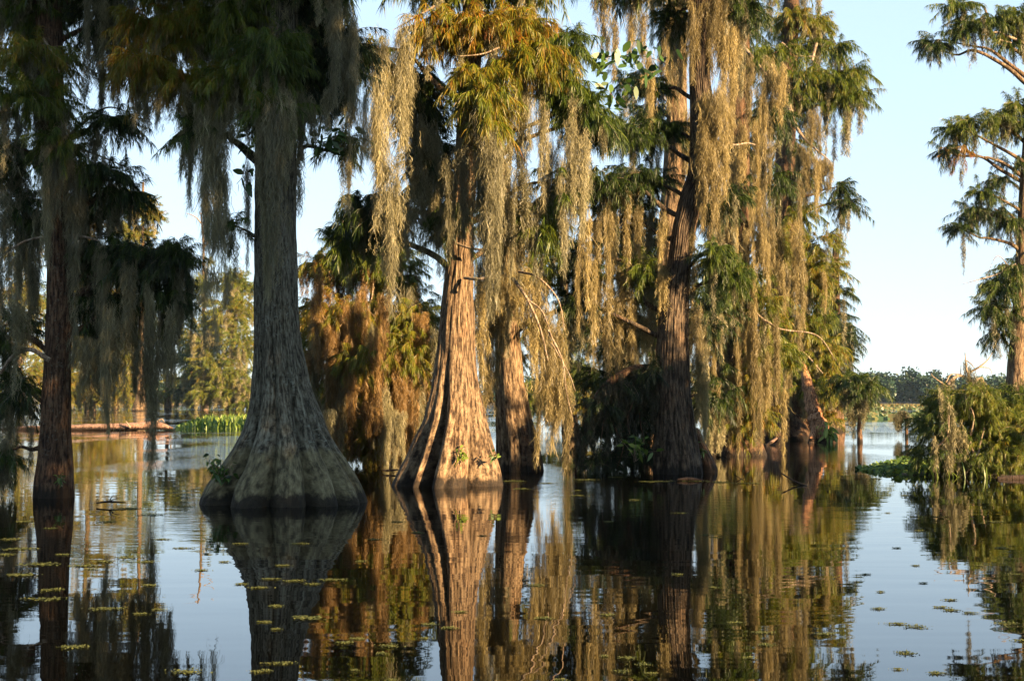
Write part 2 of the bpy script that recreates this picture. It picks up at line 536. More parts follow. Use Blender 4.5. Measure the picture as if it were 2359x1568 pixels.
moss_n = 0
def beard(x, y0, y1, w, D, label, group=None, cat="moss", mat=None):
    """An individual beard of moss from y0 down to y1, w wide, at depth D."""
    global moss_n
    p = P(x, y0, D)
    L = (y1 - y0) * D / F
    r = .5 * w * D / F
    best = sorted(range(len(BEARDS)), key=lambda i: abs(math.log(BEARDS[i][0] / L)) + .8 * abs(math.log(BEARDS[i][1] / r)))[:3]
    b = BEARDS[best[int(rng.integers(0, 2))]]
    o = link("spanish_moss", b[2])
    o.location = p
    s = float(np.clip(r / b[1], .4, 3.0))
    o.scale = (s, s, L / b[0])
    o.rotation_euler = (0, 0, float(rng.uniform(0, 6.28)))
    tag(o, label, cat, group)
    moss_n += 1
    if mat:
        o.material_slots[0].link = 'OBJECT'
        o.material_slots[0].material = mat
    return o

# ------------------------------------------------------------------ trunks
def ring_noise(th, n, seed):
    r = np.random.default_rng(seed).random(n) * 2 - 1
    u = (th / (2 * math.pi) * n) % n
    i = np.floor(u).astype(int); f = u - i; f = f * f * (3 - 2 * f)
    return r[i % n] * (1 - f) + r[(i + 1) % n] * f

def trunk(prof, D, mat, parent, name="trunk", nth=120, nz=150, flutes=9, flute_amt=((0, .2), (1.5, .06), (3, .02)), seed=1, bark=.012, bark_w=.05, cleft=None, ztop=None, ridge=False):
    """prof: (y, centre x, width) in picture units from the top down. Returns z -> centre, radius."""
    prof = sorted(prof)
    z = np.array([P(c, y, D)[2] for y, c, w_ in prof]); x = np.array([P(c, y, D)[0] for y, c, w_ in prof]); r = np.array([.5 * w_ * D / F for y, c, w_ in prof])
    z, x, r = z[::-1], x[::-1], r[::-1]
    z = np.concatenate([[-.6], z]); x = np.concatenate([[x[0]], x]); r = np.concatenate([[r[0] * 1.08], r])
    if ztop:
        z = np.concatenate([z, [ztop]]); x = np.concatenate([x, [x[-1] + (x[-1] - x[-2]) * .6]]); r = np.concatenate([r, [r[-1] * .6]])
    zs = np.linspace(0, 1, nz) ** 1.35 * (z[-1] - z[0]) + z[0]
    def sm(a):
        v = np.interp(np.linspace(z[0], z[-1], 400), z, a)
        k = np.ones(5) / 5
        v = np.convolve(np.pad(v, 2, mode='edge'), k, 'valid')
        return np.interp(zs, np.linspace(z[0], z[-1], 400), v)
    xs_, rs = sm(x), sm(r)
    ys_ = D + .05 * vnoise(np.stack([zs * .35, zs * 0 + seed, zs * 0], -1)) * np.clip(zs, 0, 3)
    th = np.linspace(0, 2 * math.pi, nth, endpoint=False)
    TH, Z = np.meshgrid(th, zs)
    R = np.repeat(rs[:, None], nth, 1)
    amt = np.interp(Z, [a for a, b in flute_amt], [b for a, b in flute_amt])
    thw = TH + .10 * vnoise(np.stack([Z * .7, TH * 0 + seed * 3.3, Z * 0], -1))
    fl = ring_noise(thw, flutes, seed)
    fl2 = ring_noise(thw, flutes * 2 + 1, seed + 50)
    ww = thw + .35 * ring_noise(thw, 5, seed + 9)
    valley = -(1 - np.abs(np.sin(ww * flutes * .5 + seed))) ** 1.7 * 2.3 * (.55 + .45 * ring_noise(ww, flutes, seed + 3))
    R = R * (1 + amt * (fl * .45 + fl2 * .3 + valley * .8 + .18))
    if cleft:
        for (ca, cw, cdp, zt) in cleft:
            dd = (TH - ca + math.pi) % (2 * math.pi) - math.pi
            R = R * (1 - cdp * np.exp(-(dd / cw) ** 2) * np.clip((zt - Z) / zt * 1.6, 0, 1))
    px = np.cos(TH); py = np.sin(TH)
    r0 = float(np.median(rs))
    q = np.stack([px * r0 / bark_w, py * r0 / bark_w, Z * (1.6 if not ridge else 3.0)], -1)
    if ridge:
        nb_ = max(16, int(2 * math.pi * r0 / bark_w))
        ph = thw * nb_ / 1.0 + 2.6 * vnoise(np.stack([px * 3, py * 3, Z * 2.2], -1))
        bk = np.abs(np.sin(ph * .5)) * 1.1 - .6 + .5 * vnoise(q)
    else:
        bk = 1 - 2 * np.abs(vnoise(q)) + .5 * vnoise(q * 2.3)
    R = R + bark * (bk - .2)
    X = xs_[:, None] + R * px; Y = ys_[:, None] + R * py
    Vv = np.stack([X, Y, Z], -1).reshape(-1, 3)
    i, j = np.meshgrid(np.arange(nz - 1), np.arange(nth), indexing='ij')
    Qq = np.stack([i * nth + j, i * nth + (j + 1) % nth, (i + 1) * nth + (j + 1) % nth, (i + 1) * nth + j], -1).reshape(-1, 4)
    rg = float(np.interp(1.6, zs, rs))
    slope = np.concatenate([[0], np.cumsum(np.hypot(np.diff(zs), np.diff(rs)))])
    G = np.stack([px * rg, py * rg, np.repeat(slope[:, None], nth, 1)], -1).reshape(-1, 3)
    part(name, Vv, Qq, mat, parent, smooth=True, grain=G)
    return lambda zq: (np.array([np.interp(zq, zs, xs_), np.interp(zq, zs, ys_), zq]), float(np.interp(zq, zs, rs)))

def limb(acc, a, b, r0, r1, sag=.0, wig=.08, sides=7):
    a, b = np.asarray(a, float), np.asarray(b, float)
    n = 5
    t = np.linspace(0, 1, n)[:, None]
    p = a * (1 - t) + b * t
    L = np.linalg.norm(b - a)
    p[1:-1] += rng.normal(0, wig * L * .5, (n - 2, 3))
    p[:, 2] += sag * L * np.sin(np.pi * t[:, 0])
    acc.add(*tube(p, np.linspace(r0, r1, n), sides, 18, .12))

def tree(label, prof, D, mat, clumps, base=None, ztop=None, name="cypress", scale=1.0, fringe=0, fringe_len=(.4, 1.0), fringe_r=.07, group=None, leaf=None, droop=.55,
         bare=(), limbs=True, fibre=1.0, blade=1.0, fcover=2.2, limb_r=.05, moss_tint=.5, cat="tree", moss_mat=None, shade_canopy=(), **kw):
    b = P(prof[-1][1] if base is None else base, 922, D); b[2] = 0
    T = thing(name, label, cat, b, group)
    at = trunk(prof, D, mat, T, ztop=ztop, **kw)
    lv, tw, ms = Acc(), Acc(), Acc()
    for c in clumps:
        x, y, rx, ry, dD, n, tint = c[:7]
        sc = c[7] if len(c) > 7 else scale
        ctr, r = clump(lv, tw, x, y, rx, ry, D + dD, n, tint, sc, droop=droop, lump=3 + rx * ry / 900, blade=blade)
        if limbs:
            p, rad = at(max(.8, ctr[2] - .35 * abs(ctr[0] - at(ctr[2])[0][0]) - .2))
            lb = Acc(); limb(lb, p, ctr, min(rad * .5, limb_r * (1 + .2 * np.linalg.norm(ctr - p))), .012 * scale, sag=.08); lb.build("branch", mat, T, smooth=True)
        if fringe:
            m = max(1, int(fringe * rx * ry / 4000))
            for _ in range(m):
                q = ell(1)[0]
                tp = ctr + np.array([q[0], q[1], -abs(q[2]) * .7 + .1]) * r
                Lf = rng.uniform(*fringe_len)
                Lf = min(Lf, max(.1, tp[2] - .12))
                lock(ms, tp, Lf, fringe_r * rng.uniform(.6, 1.5), cover=fcover, fw=.008 * fibre, curl=.025 * fibre, nsub=3, K=5, tint=moss_tint)
    for pts, r0, r1 in bare:
        pw = [P(a, b_, D + d_) for a, b_, d_ in pts]
        lb = Acc(); lb.add(*tube(pw, np.linspace(r0, r1, len(pw)), 6, 8 * len(pw), .1)); lb.build("bare_branch", BARK_TWIG, T, smooth=True)
    for x, y, rx, ry, dp, n in shade_canopy:  # unseen crown clumps above the frame, added to block sky light
        clump(lv, None, x, y, rx, ry, D + .6, n, .12, 2.6, depth=dp, lump=12)
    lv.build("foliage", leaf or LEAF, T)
    if tw.n: tw.build("twigs", BARK_TWIG, T)
    if ms.n: ms.build("moss_fringe", moss_mat or MOSS, T)
    return T, at

# ================================================================== the near cypresses
# ---- flared grey cypress
T1, at1 = tree("large grey cypress with a hugely flared fluted base in dark water",
    [(-260, 655, 70), (0, 640, 88), (300, 632, 94), (500, 634, 92), (650, 638, 95), (750, 641, 99), (800, 643, 104), (850, 648, 120), (876, 649, 125), (905, 652, 136),
     (936, 655, 152), (966, 656, 168), (996, 657, 188), (1036, 656, 230), (1076, 655, 280), (1116, 649, 328), (1148, 647, 356)],
    22.6, BARK_GREY,
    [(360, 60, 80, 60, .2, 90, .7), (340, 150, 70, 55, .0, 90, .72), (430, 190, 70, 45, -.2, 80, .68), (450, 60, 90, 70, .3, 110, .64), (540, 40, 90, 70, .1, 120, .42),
     (540, 170, 90, 60, -.4, 120, .55), (620, 120, 80, 90, -.5, 120, .35), (700, 60, 90, 100, .6, 190, .03), (700, 180, 80, 80, .7, 150, .03), (640, 250, 60, 50, -.5, 60, .35),  # near-black tints put the neighbouring crown's shade into the right-hand clumps
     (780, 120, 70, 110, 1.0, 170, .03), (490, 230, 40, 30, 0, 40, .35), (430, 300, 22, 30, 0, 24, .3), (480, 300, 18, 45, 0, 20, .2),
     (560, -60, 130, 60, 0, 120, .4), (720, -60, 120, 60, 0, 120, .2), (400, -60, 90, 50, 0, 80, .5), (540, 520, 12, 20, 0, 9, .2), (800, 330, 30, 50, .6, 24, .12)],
    ztop=12.5, shade_canopy=[(560, -230, 330, 90, 3.0, 260)], blade=1.05, nth=220, nz=260, flutes=11, flute_amt=((-.6, .30), (.3, .29), (1.0, .23), (2.0, .13), (4, .05)), seed=4, bark=.02, bark_w=.06, fringe=8, fringe_len=(.5, 1.4), fringe_r=.08)

# ---- sunlit tan cypress in the middle
T2, at2 = tree("sunlit tan cypress with furrowed bark and a deep dark cleft in its base",
    [(-260, 1100, 40), (0, 1090, 44), (200, 1082, 46), (400, 1072, 48), (540, 1064, 50), (600, 1060, 58), (700, 1053, 73), (800, 1050, 85), (850, 1048, 95),
     (900, 1049, 110), (960, 1047, 134), (1010, 1043, 165), (1050, 1040, 190), (1090, 1034, 216), (1118, 1030, 230)],
    27.0, BARK_TAN,
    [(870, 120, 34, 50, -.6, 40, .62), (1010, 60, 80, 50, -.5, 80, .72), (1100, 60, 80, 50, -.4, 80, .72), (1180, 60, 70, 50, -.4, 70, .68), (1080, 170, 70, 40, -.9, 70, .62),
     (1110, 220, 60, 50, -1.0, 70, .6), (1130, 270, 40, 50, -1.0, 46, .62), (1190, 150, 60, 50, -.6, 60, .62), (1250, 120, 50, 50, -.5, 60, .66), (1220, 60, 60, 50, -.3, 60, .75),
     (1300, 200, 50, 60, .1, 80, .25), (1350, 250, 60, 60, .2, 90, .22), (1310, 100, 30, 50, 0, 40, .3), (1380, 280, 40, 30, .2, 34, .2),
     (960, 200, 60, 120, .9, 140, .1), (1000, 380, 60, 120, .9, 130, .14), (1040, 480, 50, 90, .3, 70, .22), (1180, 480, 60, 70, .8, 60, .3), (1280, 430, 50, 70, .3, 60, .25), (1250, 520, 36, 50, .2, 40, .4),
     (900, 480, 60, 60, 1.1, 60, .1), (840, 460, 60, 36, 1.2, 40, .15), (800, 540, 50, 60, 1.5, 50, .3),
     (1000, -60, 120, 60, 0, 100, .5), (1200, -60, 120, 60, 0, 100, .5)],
    ztop=13, shade_canopy=[(1100, -220, 300, 80, 3.2, 240)], blade=1.4, nth=200, nz=240, flutes=9, flute_amt=((-.6, .28), (.4, .24), (1.3, .12), (2.5, .05), (4, .02)), seed=9, bark=.02, bark_w=.05,
    cleft=[(4.28, .14, .6, 2.6), (3.75, .2, .25, 1.4)], fringe=4, fringe_len=(.5, 1.6), fringe_r=.09,
    bare=[([(1150, 110, -.8), (1110, 125, -.9), (1060, 130, -1)], .02, .008), ([(1050, 560, -.3), (1085, 572, -.5), (1112, 575, -.6)], .03, .02), ([(1070, 640, -.3), (1100, 643, -.6), (1118, 640, -.7)], .035, .03),
          ([(1180, 640, .6), (1215, 690, .2), (1245, 760, 0), (1262, 830, -.2)], .035, .012), ([(1195, 625, .5), (1240, 640, .1), (1285, 690, 0), (1300, 760, 0)], .03, .008),
          ([(1215, 690, .2), (1250, 720, 0), (1275, 790, -.1)], .022, .008), ([(1262, 760, 0), (1295, 830, -.3), (1304, 900, -.3), (1318, 960, -.3)], .022, .006), ([(1270, 790, 0), (1310, 860, -.1), (1325, 900, -.1)], .015, .005),
          ([(1000, 15, -.7), (950, 45, -.9), (905, 70, -1)], .02, .006), ([(950, 45, -.9), (930, 50, -1), (910, 110, -1)], .012, .005)])

# ---- reddish slim cypress right behind it
T2b, at2b = tree("slim reddish cypress close behind the sunlit tan trunk",
    [(380, 1150, 40), (600, 1160, 46), (700, 1166, 52), (800, 1170, 58), (880, 1174, 66), (940, 1180, 80), (1000, 1188, 92), (1050, 1194, 104), (1083, 1195, 110)],
    32.4, BARK_TAN,
    [(1180, 520, 70, 60, .4, 60, .45), (1230, 620, 60, 50, 0, 50, .5), (1160, 680, 40, 60, -.4, 34, .6), (1300, 600, 50, 50, .4, 44, .25), (1320, 700, 34, 50, .2, 30, .3), (1240, 740, 40, 60, 0, 20, .6), (1190, 800, 14, 60, .3, 14, .2)],
    ztop=7.2, flutes=8, flute_amt=((-.6, .22), (.3, .2), (1.2, .12), (2.5, .04)), seed=15, fringe=14, fringe_len=(.6, 1.6), fringe_r=.1, nth=130, nz=150)
b = P(1222, 1083, 32.0); b[2] = 0
kn = thing("cypress_knee", "dark cypress knee leaning out from the slim reddish trunk", "tree root", b)
trunk([(985, 1206, 10), (1010, 1210, 20), (1040, 1216, 34), (1083, 1224, 50)], 32.0, BARK_RED, kn, name="knee", flutes=5, flute_amt=((0, .2), (1, .1)), seed=6, nth=60, nz=60)

# ---- tall leaning cypress with ridged bark
T3, at3 = tree("tall ridged-bark cypress leaning over and wrapped in moss at its bend",
    [(-260, 1618, 40), (0, 1614, 48), (180, 1612, 48), (260, 1618, 56), (340, 1622, 64), (400, 1616, 62), (450, 1596, 58), (520, 1577, 54), (600, 1566, 54), (680, 1556, 62), (750, 1550, 70),
     (830, 1548, 76), (900, 1549, 80), (980, 1553, 92), (1040, 1556, 106), (1075, 1558, 112), (1094, 1559, 116)],
    31.3, BARK_RIDGE,
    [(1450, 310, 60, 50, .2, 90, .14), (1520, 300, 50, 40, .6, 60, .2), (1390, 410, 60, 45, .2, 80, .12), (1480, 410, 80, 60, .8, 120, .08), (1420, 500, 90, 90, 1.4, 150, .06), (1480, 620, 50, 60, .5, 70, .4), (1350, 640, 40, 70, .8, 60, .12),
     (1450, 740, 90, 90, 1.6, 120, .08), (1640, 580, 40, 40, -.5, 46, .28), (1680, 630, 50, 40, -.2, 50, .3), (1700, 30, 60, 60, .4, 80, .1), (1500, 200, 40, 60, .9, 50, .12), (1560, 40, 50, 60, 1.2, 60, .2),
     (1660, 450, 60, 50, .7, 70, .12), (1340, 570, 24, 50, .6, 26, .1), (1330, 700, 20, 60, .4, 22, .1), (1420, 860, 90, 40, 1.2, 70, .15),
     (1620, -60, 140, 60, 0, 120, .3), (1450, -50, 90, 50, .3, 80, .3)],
    ztop=14, shade_canopy=[(1560, -210, 250, 70, 3.4, 240)], blade=1.1, nth=170, nz=230, flutes=7, flute_amt=((-.6, .14), (.4, .11), (1.6, .05), (4, .05)), seed=21, bark=.02, bark_w=.052, ridge=True, fringe=5, fringe_len=(.6, 2.0), fringe_r=.1,
    bare=[([(1640, 270, 0), (1680, 330, .5), (1720, 330, .7), (1740, 334, .8)], .035, .012)])

# root of the leaning cypress
b = P(1628, 1078, 32.0); b[2] = 0
kn = thing("cypress_knee", "reddish slanting root knee beside the ridged leaning trunk", "tree root", b)
trunk([(985, 1596, 24), (1020, 1610, 30), (1050, 1622, 36), (1078, 1630, 44)], 32.0, BARK_RED, kn, name="knee", flutes=4, flute_amt=((0, .15), (1, .1)), seed=8, nth=50, nz=60)

# ---- shaded brown cypress on the far side of the channel
T0, at0 = tree("slender shaded brown cypress draped in dark moss and drooping boughs",
    [(-260, 90, 50), (0, 106, 58), (200, 119, 58), (400, 131, 58), (550, 140, 55), (700, 140, 58), (800, 134, 58), (900, 131, 62), (1000, 129, 68), (1060, 128, 78), (1110, 126, 88), (1148, 125, 92)],
    23.6, BARK_RED,
    [(75, 120, 110, 50, -.3, 110, .62), (60, 220, 120, 70, -.4, 130, .4), (90, 40, 110, 60, .4, 120, .35), (20, 350, 60, 90, .4, 90, .2), (250, 275, 66, 36, 0, 50, .12), (240, 400, 80, 50, .2, 80, .12),
     (330, 590, 110, 60, .3, 150, .10), (240, 570, 80, 60, .4, 90, .12), (415, 580, 56, 50, .1, 60, .12), (250, 700, 80, 80, .5, 100, .1), (370, 680, 60, 60, .3, 60, .1), (200, 480, 60, 60, .5, 70, .14),
     (40, 900, 60, 70, .1, 60, .12), (20, 760, 50, 80, .3, 60, .14), (60, 480, 60, 80, .6, 70, .14), (250, 50, 70, 60, .3, 70, .05), (290, 440, 40, 40, .2, 34, .15), (20, 1040, 40, 60, .2, 36, .2), (150, 330, 60, 60, -.3, 60, .3),
     (60, -60, 140, 60, 0, 110, .3), (250, -50, 90, 50, 0, 70, .2)],
    ztop=12.5, shade_canopy=[(60, -230, 330, 90, 3.2, 280)], blade=1.0, flutes=7, flute_amt=((-.6, .18), (.3, .15), (1.0, .07), (3, .04)), seed=33, bark=.014, bark_w=.05, fringe=6, fringe_len=(.5, 1.8), fringe_r=.085, nth=130, nz=200, moss_tint=.3,  # lower fringe tint puts the shade into this tree's moss colour
    bare=[([(115, 830, -.3), (70, 805, -.4), (30, 820, -.4), (0, 860, -.4)], .05, .02), ([(150, 545, -.3), (190, 545, -.4), (230, 555, -.4)], .035, .015), ([(115, 545, -.2), (60, 555, -.3), (0, 590, -.3)], .03, .015),
          ([(150, 320, 0), (240, 250, 0), (310, 265, 0)], .03, .006), ([(150, 330, 0), (230, 360, 0), (300, 390, 0)], .03, .006), ([(120, 180, -.3), (60, 175, -.4), (0, 178, -.4)], .03, .012), ([(100, 90, -.3), (125, 130, -.4), (140, 180, -.5)], .025, .012)])

# ---- low mossy thicket cypress between the two big trunks
T5, at5 = tree("low russet cypress thicket between the flared grey trunk and the tan trunk",
    [(520, 870, 20), (700, 868, 34), (900, 870, 44), (1000, 872, 60), (1060, 874, 80)], 35.5, BARK_RED,
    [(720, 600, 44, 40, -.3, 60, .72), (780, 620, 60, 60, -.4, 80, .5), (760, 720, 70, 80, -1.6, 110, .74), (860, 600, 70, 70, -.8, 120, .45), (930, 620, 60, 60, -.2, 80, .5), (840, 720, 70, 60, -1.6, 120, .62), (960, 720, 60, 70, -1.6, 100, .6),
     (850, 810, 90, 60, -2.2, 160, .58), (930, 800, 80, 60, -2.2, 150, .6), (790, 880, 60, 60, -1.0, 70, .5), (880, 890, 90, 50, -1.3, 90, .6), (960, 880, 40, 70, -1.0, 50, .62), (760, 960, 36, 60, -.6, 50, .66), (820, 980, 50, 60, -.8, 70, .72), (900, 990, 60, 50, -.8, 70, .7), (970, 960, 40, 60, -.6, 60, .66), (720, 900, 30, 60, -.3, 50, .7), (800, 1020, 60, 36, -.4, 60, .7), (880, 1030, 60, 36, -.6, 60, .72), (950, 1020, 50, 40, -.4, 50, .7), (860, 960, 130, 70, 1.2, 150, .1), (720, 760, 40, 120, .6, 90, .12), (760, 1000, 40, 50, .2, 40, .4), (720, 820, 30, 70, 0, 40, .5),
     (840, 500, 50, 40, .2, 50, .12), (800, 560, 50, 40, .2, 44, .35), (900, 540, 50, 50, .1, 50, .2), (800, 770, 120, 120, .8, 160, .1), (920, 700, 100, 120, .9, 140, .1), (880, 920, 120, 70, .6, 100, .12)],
    ztop=5.5, flutes=6, seed=40, nth=60, nz=80, fringe=12, fringe_len=(.7, 1.8), fringe_r=.08, fibre=1.2, moss_tint=.55, moss_mat=RUSSET,
    bare=[([(800, 830, -1), (812, 760, -1.3), (830, 690, -1.4)], .02, .006), ([(860, 640, -1), (855, 690, -1.4), (830, 735, -1.5)], .018, .006), ([(900, 690, -1.2), (880, 740, -1.5), (868, 752, -1.6)], .03, .012), ([(960, 760, -1), (965, 800, -1.4), (960, 830, -1.5)], .02, .008)])

# ---- moss-hung fallen bough arching to the water, its shade put into leaf and moss tints
b = P(1420, 1090, 31.6); b[2] = 0
AR = thing("fallen_bough", "dark arching bough smothered in leaves sagging into the water beside the ridged trunk", "fallen branch", b)
bm_ = Acc(); pw = [P(1515, 850, 31.8), P(1460, 850, 31.4), P(1400, 885, 31.2), P(1350, 960, 31.2), P(1325, 1090, 31.3)]
bm_.add(*tube(pw, [.10, .09, .08, .06, .03], 9, 40, .15))
for a_, b_, r_ in (((1400, 885, 31.2), (1385, 1010, 30.8), .03), ((1460, 850, 31.4), (1450, 1000, 30.9), .03), ((1430, 870, 31.3), (1420, 1080, 31.0), .025), ((1480, 850, 31.4), (1490, 1060, 31.1), .025)):
    limb(bm_, P(*a_), P(*b_), r_, .006, wig=.06)
bm_.build("limb", BARK_RED, AR, smooth=True)
lv, tw = Acc(), Acc()
for x, y, rx, ry, dD, n in ((1475, 872, 46, 30, 0, 26), (1430, 890, 50, 30, -.2, 28), (1385, 930, 40, 36, -.3, 22), (1350, 1000, 26, 46, -.3, 16), (1470, 940, 50, 60, .6, 40), (1420, 980, 60, 70, .6, 44), (1480, 1020, 40, 50, .7, 26), (1400, 1050, 60, 30, .5, 24),
                            (1505, 850, 30, 20, -.3, 14), (1365, 1060, 30, 24, 0, 10), (1440, 1040, 70, 50, 1.0, 40)):
    clump(lv, tw, x, y, rx, ry, 31.5 + dD, int(n * 2.2), .0, 1.0, lump=7, blade=.9, droop=.6)
lv.build("foliage", LEAF, AR); tw.build("twigs", BARK_TWIG, AR)
ms = Acc()
for x, y0, y1 in ((1350, 940, 1060), (1375, 920, 1040), (1400, 890, 1010), (1425, 880, 1030), (1450, 870, 990), (1480, 870, 1020), (1338, 980, 1080), (1500, 880, 1000), (1440, 930, 1060), (1395, 960, 1075)):
    lock(ms, P(x, y0, 31.0 + .5 * rng.random()), (y1 - y0) * 31.3 / F, .13, cover=2.0, fw=.008, tint=.12)
for q in np.linspace(0, 1, 26):
    c = smooth_line(np.array(pw), 60)[int(q * 55)]
    lock(ms, c + np.array([rng.normal(0, .1), rng.normal(-.1, .2), .08]), min(max(.25, c[2] - .1), rng.uniform(.5, 1.6)), .10, cover=2.0, fw=.008, tint=.12)
ms.build("moss_fringe", MOSS, AR)

# ================================================================== cypresses farther back
tree("straight pale trunk hung with golden moss behind the ridged cypress",
    [(-260, 1562, 38), (0, 1560, 42), (270, 1558, 46), (600, 1540, 56), (900, 1530, 76), (1010, 1528, 100), (1056, 1528, 120)], 39.0, BARK_TAN,
    [(1500, 250, 50, 50, .4, 60, .15), (1450, 180, 40, 40, .6, 30, .2), (1590, 300, 60, 40, .6, 50, .2), (1480, 560, 110, 120, 1, 150, .06), (1420, 760, 100, 110, 1, 130, .08), (1620, 720, 80, 110, 1, 130, .1), (1640, 900, 70, 80, 1, 100, .1),
     (1560, -60, 120, 60, 0, 90, .3)],
    ztop=14.5, scale=1.25, flutes=8, seed=51, fringe=8, fringe_len=(.8, 2.4), fringe_r=.12, fibre=1.3, nth=80, nz=110)

T6, at6 = tree("green cypress whose moss curtains reach the water right of the ridged trunk",
    [(-200, 1712, 30), (100, 1705, 40), (400, 1700, 52), (700, 1695, 66), (900, 1690, 84), (1000, 1688, 120), (1045, 1688, 150)], 42.0, BARK_RED,
    [(1700, 60, 60, 60, .2, 80, 0.12), (1740, 130, 40, 40, -.4, 40, 0.35), (1790, 120, 60, 30, 0, 50, 0.40), (1760, 260, 70, 60, .6, 90, 0.10), (1700, 350, 70, 60, .4, 80, 0.15), (1760, 420, 70, 60, .5, 80, 0.15), (1690, 500, 70, 60, .4, 80, 0.12),
     (1650, 600, 50, 50, -1.2, 60, 0.45), (1720, 640, 60, 50, -.6, 70, 0.48), (1780, 560, 60, 60, 0, 80, 0.55), (1750, 700, 70, 60, -.5, 90, 0.55), (1690, 780, 60, 60, .3, 70, 0.15), (1780, 800, 60, 70, .2, 80, 0.53),
     (1700, 900, 60, 60, .1, 70, 0.43), (1740, 950, 30, 60, -.6, 50, 0.62), (1690, 980, 30, 40, -.4, 30, 0.62), (1720, 860, 40, 60, -.5, 50, 0.58), (1650, 860, 50, 80, .8, 80, 0.10), (1640, 700, 60, 80, 1, 90, 0.08), (1700, -70, 130, 60, 0, 80, 0.43)],
    ztop=16, shade_canopy=[(1720, -180, 180, 60, 3.5, 160)], scale=1.3, flutes=8, seed=61, fringe=7, fringe_len=(.7, 2.0), fringe_r=.13, fibre=1.4, nth=80, nz=110,
    bare=[([(1705, 100, -.5), (1735, 135, -.8), (1775, 185, -1)], .06, .02), ([(1720, 705, -1), (1790, 755, -1.3), (1880, 772, -1.4), (1925, 830, -1.4)], .04, .01), ([(1790, 755, -1.3), (1760, 738, -1.3), (1740, 750, -1.3)], .025, .008)])

T7, at7 = tree("tall open cypress with golden moss on its outermost boughs at the edge of the stand",
    [(-200, 1818, 26), (0, 1822, 34), (250, 1812, 40), (500, 1800, 50), (700, 1795, 60), (860, 1790, 80), (940, 1786, 120), (997, 1782, 190)], 58.0, BARK_RED,
    [(1830, 40, 60, 40, 0, 70, 0.61), (1880, 50, 40, 40, 0, 40, 0.58), (1850, 100, 60, 40, 0, 50, 0.43), (1925, 100, 30, 40, .3, 36, 0.33), (1900, 190, 70, 50, 0, 100, 0.43), (1950, 180, 40, 50, 0, 50, 0.43), (1935, 235, 50, 40, 0, 50, 0.37), (1850, 170, 60, 40, -.3, 60, 0.55),
     (1975, 160, 18, 16, 0, 10, 0.43), (1980, 215, 16, 14, 0, 9, 0.43), (1810, 220, 70, 60, .4, 80, 0.35), (1830, 330, 50, 60, .6, 50, 0.35), (1930, 430, 26, 20, 0, 22, 0.08), (1950, 465, 28, 24, 0, 30, 0.10), (1850, 410, 40, 40, 0, 34, 0.43), (1830, 500, 60, 60, 0, 70, 0.53),
     (1880, 560, 50, 50, 0, 60, 0.61), (1900, 620, 44, 50, -.2, 60, 0.62), (1850, 640, 60, 60, -.4, 80, 0.61), (1935, 670, 20, 18, 0, 14, 0.12), (1880, 720, 50, 60, .4, 60, 0.40), (1840, 760, 60, 60, -.6, 80, 0.59), (1890, 810, 50, 60, -.5, 70, 0.62),
     (1860, 880, 60, 50, -.4, 70, 0.55), (1910, 890, 26, 50, -.3, 40, 0.62), (1800, 860, 50, 70, .2, 80, 0.35), (1830, 950, 50, 40, .3, 50, 0.40), (1895, 960, 24, 40, -.2, 26, 0.62), (1830, -70, 90, 60, 0, 60, 0.53)],
    ztop=20, scale=1.75, flutes=9, flute_amt=((0, .3), (1.5, .15), (4, .03)), seed=71, fringe=7, fringe_len=(1.0, 3.4), fringe_r=.17, fibre=1.9, nth=90, nz=110, limb_r=.06,
    bare=[([(1812, 230, -.6), (1830, 285, -1), (1858, 325, -1.2), (1912, 372, -1.3)], .12, .02), ([(1815, 810, -1.5), (1850, 812, -1.7), (1895, 860, -1.8)], .07, .02), ([(1815, 812, -1.5), (1840, 850, -1.7), (1860, 872, -1.8)], .05, .015), ([(1800, 100, -1), (1840, 128, -1.3), (1880, 131, -1.4)], .06, .02), ([(1880, 100, -.6), (1870, 140, -.6)], .07, .06)])

tree("darker cypress half hidden behind the golden-mossed boughs",
    [(560, 1925, 14), (700, 1922, 22), (850, 1918, 30), (985, 1915, 60)], 76.0, BARK_RED,
    [(1910, 730, 36, 40, 0, 50, .06), (1945, 770, 34, 36, 0, 60, .05), (1930, 820, 36, 40, 0, 60, .06), (1895, 790, 30, 50, .5, 50, .06), (1960, 750, 16, 14, 0, 14, .06), (1925, 870, 26, 30, 0, 30, .1), (1912, 690, 22, 20, 0, 20, .08)],
    scale=2.1, seed=75, fringe=18, fringe_len=(1.2, 3.2), fringe_r=.18, fibre=2.4, nth=40, nz=60)

# broken leaning stump
b = P(1890, 1018, 54.6); b[2] = 0
ST = thing("tree_stump", "broken reddish trunk leaning out of the water under golden moss", "stump", b)
a = Acc(); a.add(*tube([P(1846, 830, 55.5), P(1858, 880, 55.2), P(1872, 940, 54.9), P(1886, 985, 54.6), P(1900, 1030, 54.5)], [.10, .20, .27, .34, .5], 28, 70, .16))
a.add(*tube([P(1880, 975, 54.6), P(1872, 1000, 54.2), P(1868, 1025, 54.0)], [.12, .12, .16], 14, 20, .12))
a.build("trunk", BARK_ORANGE, ST, smooth=True)

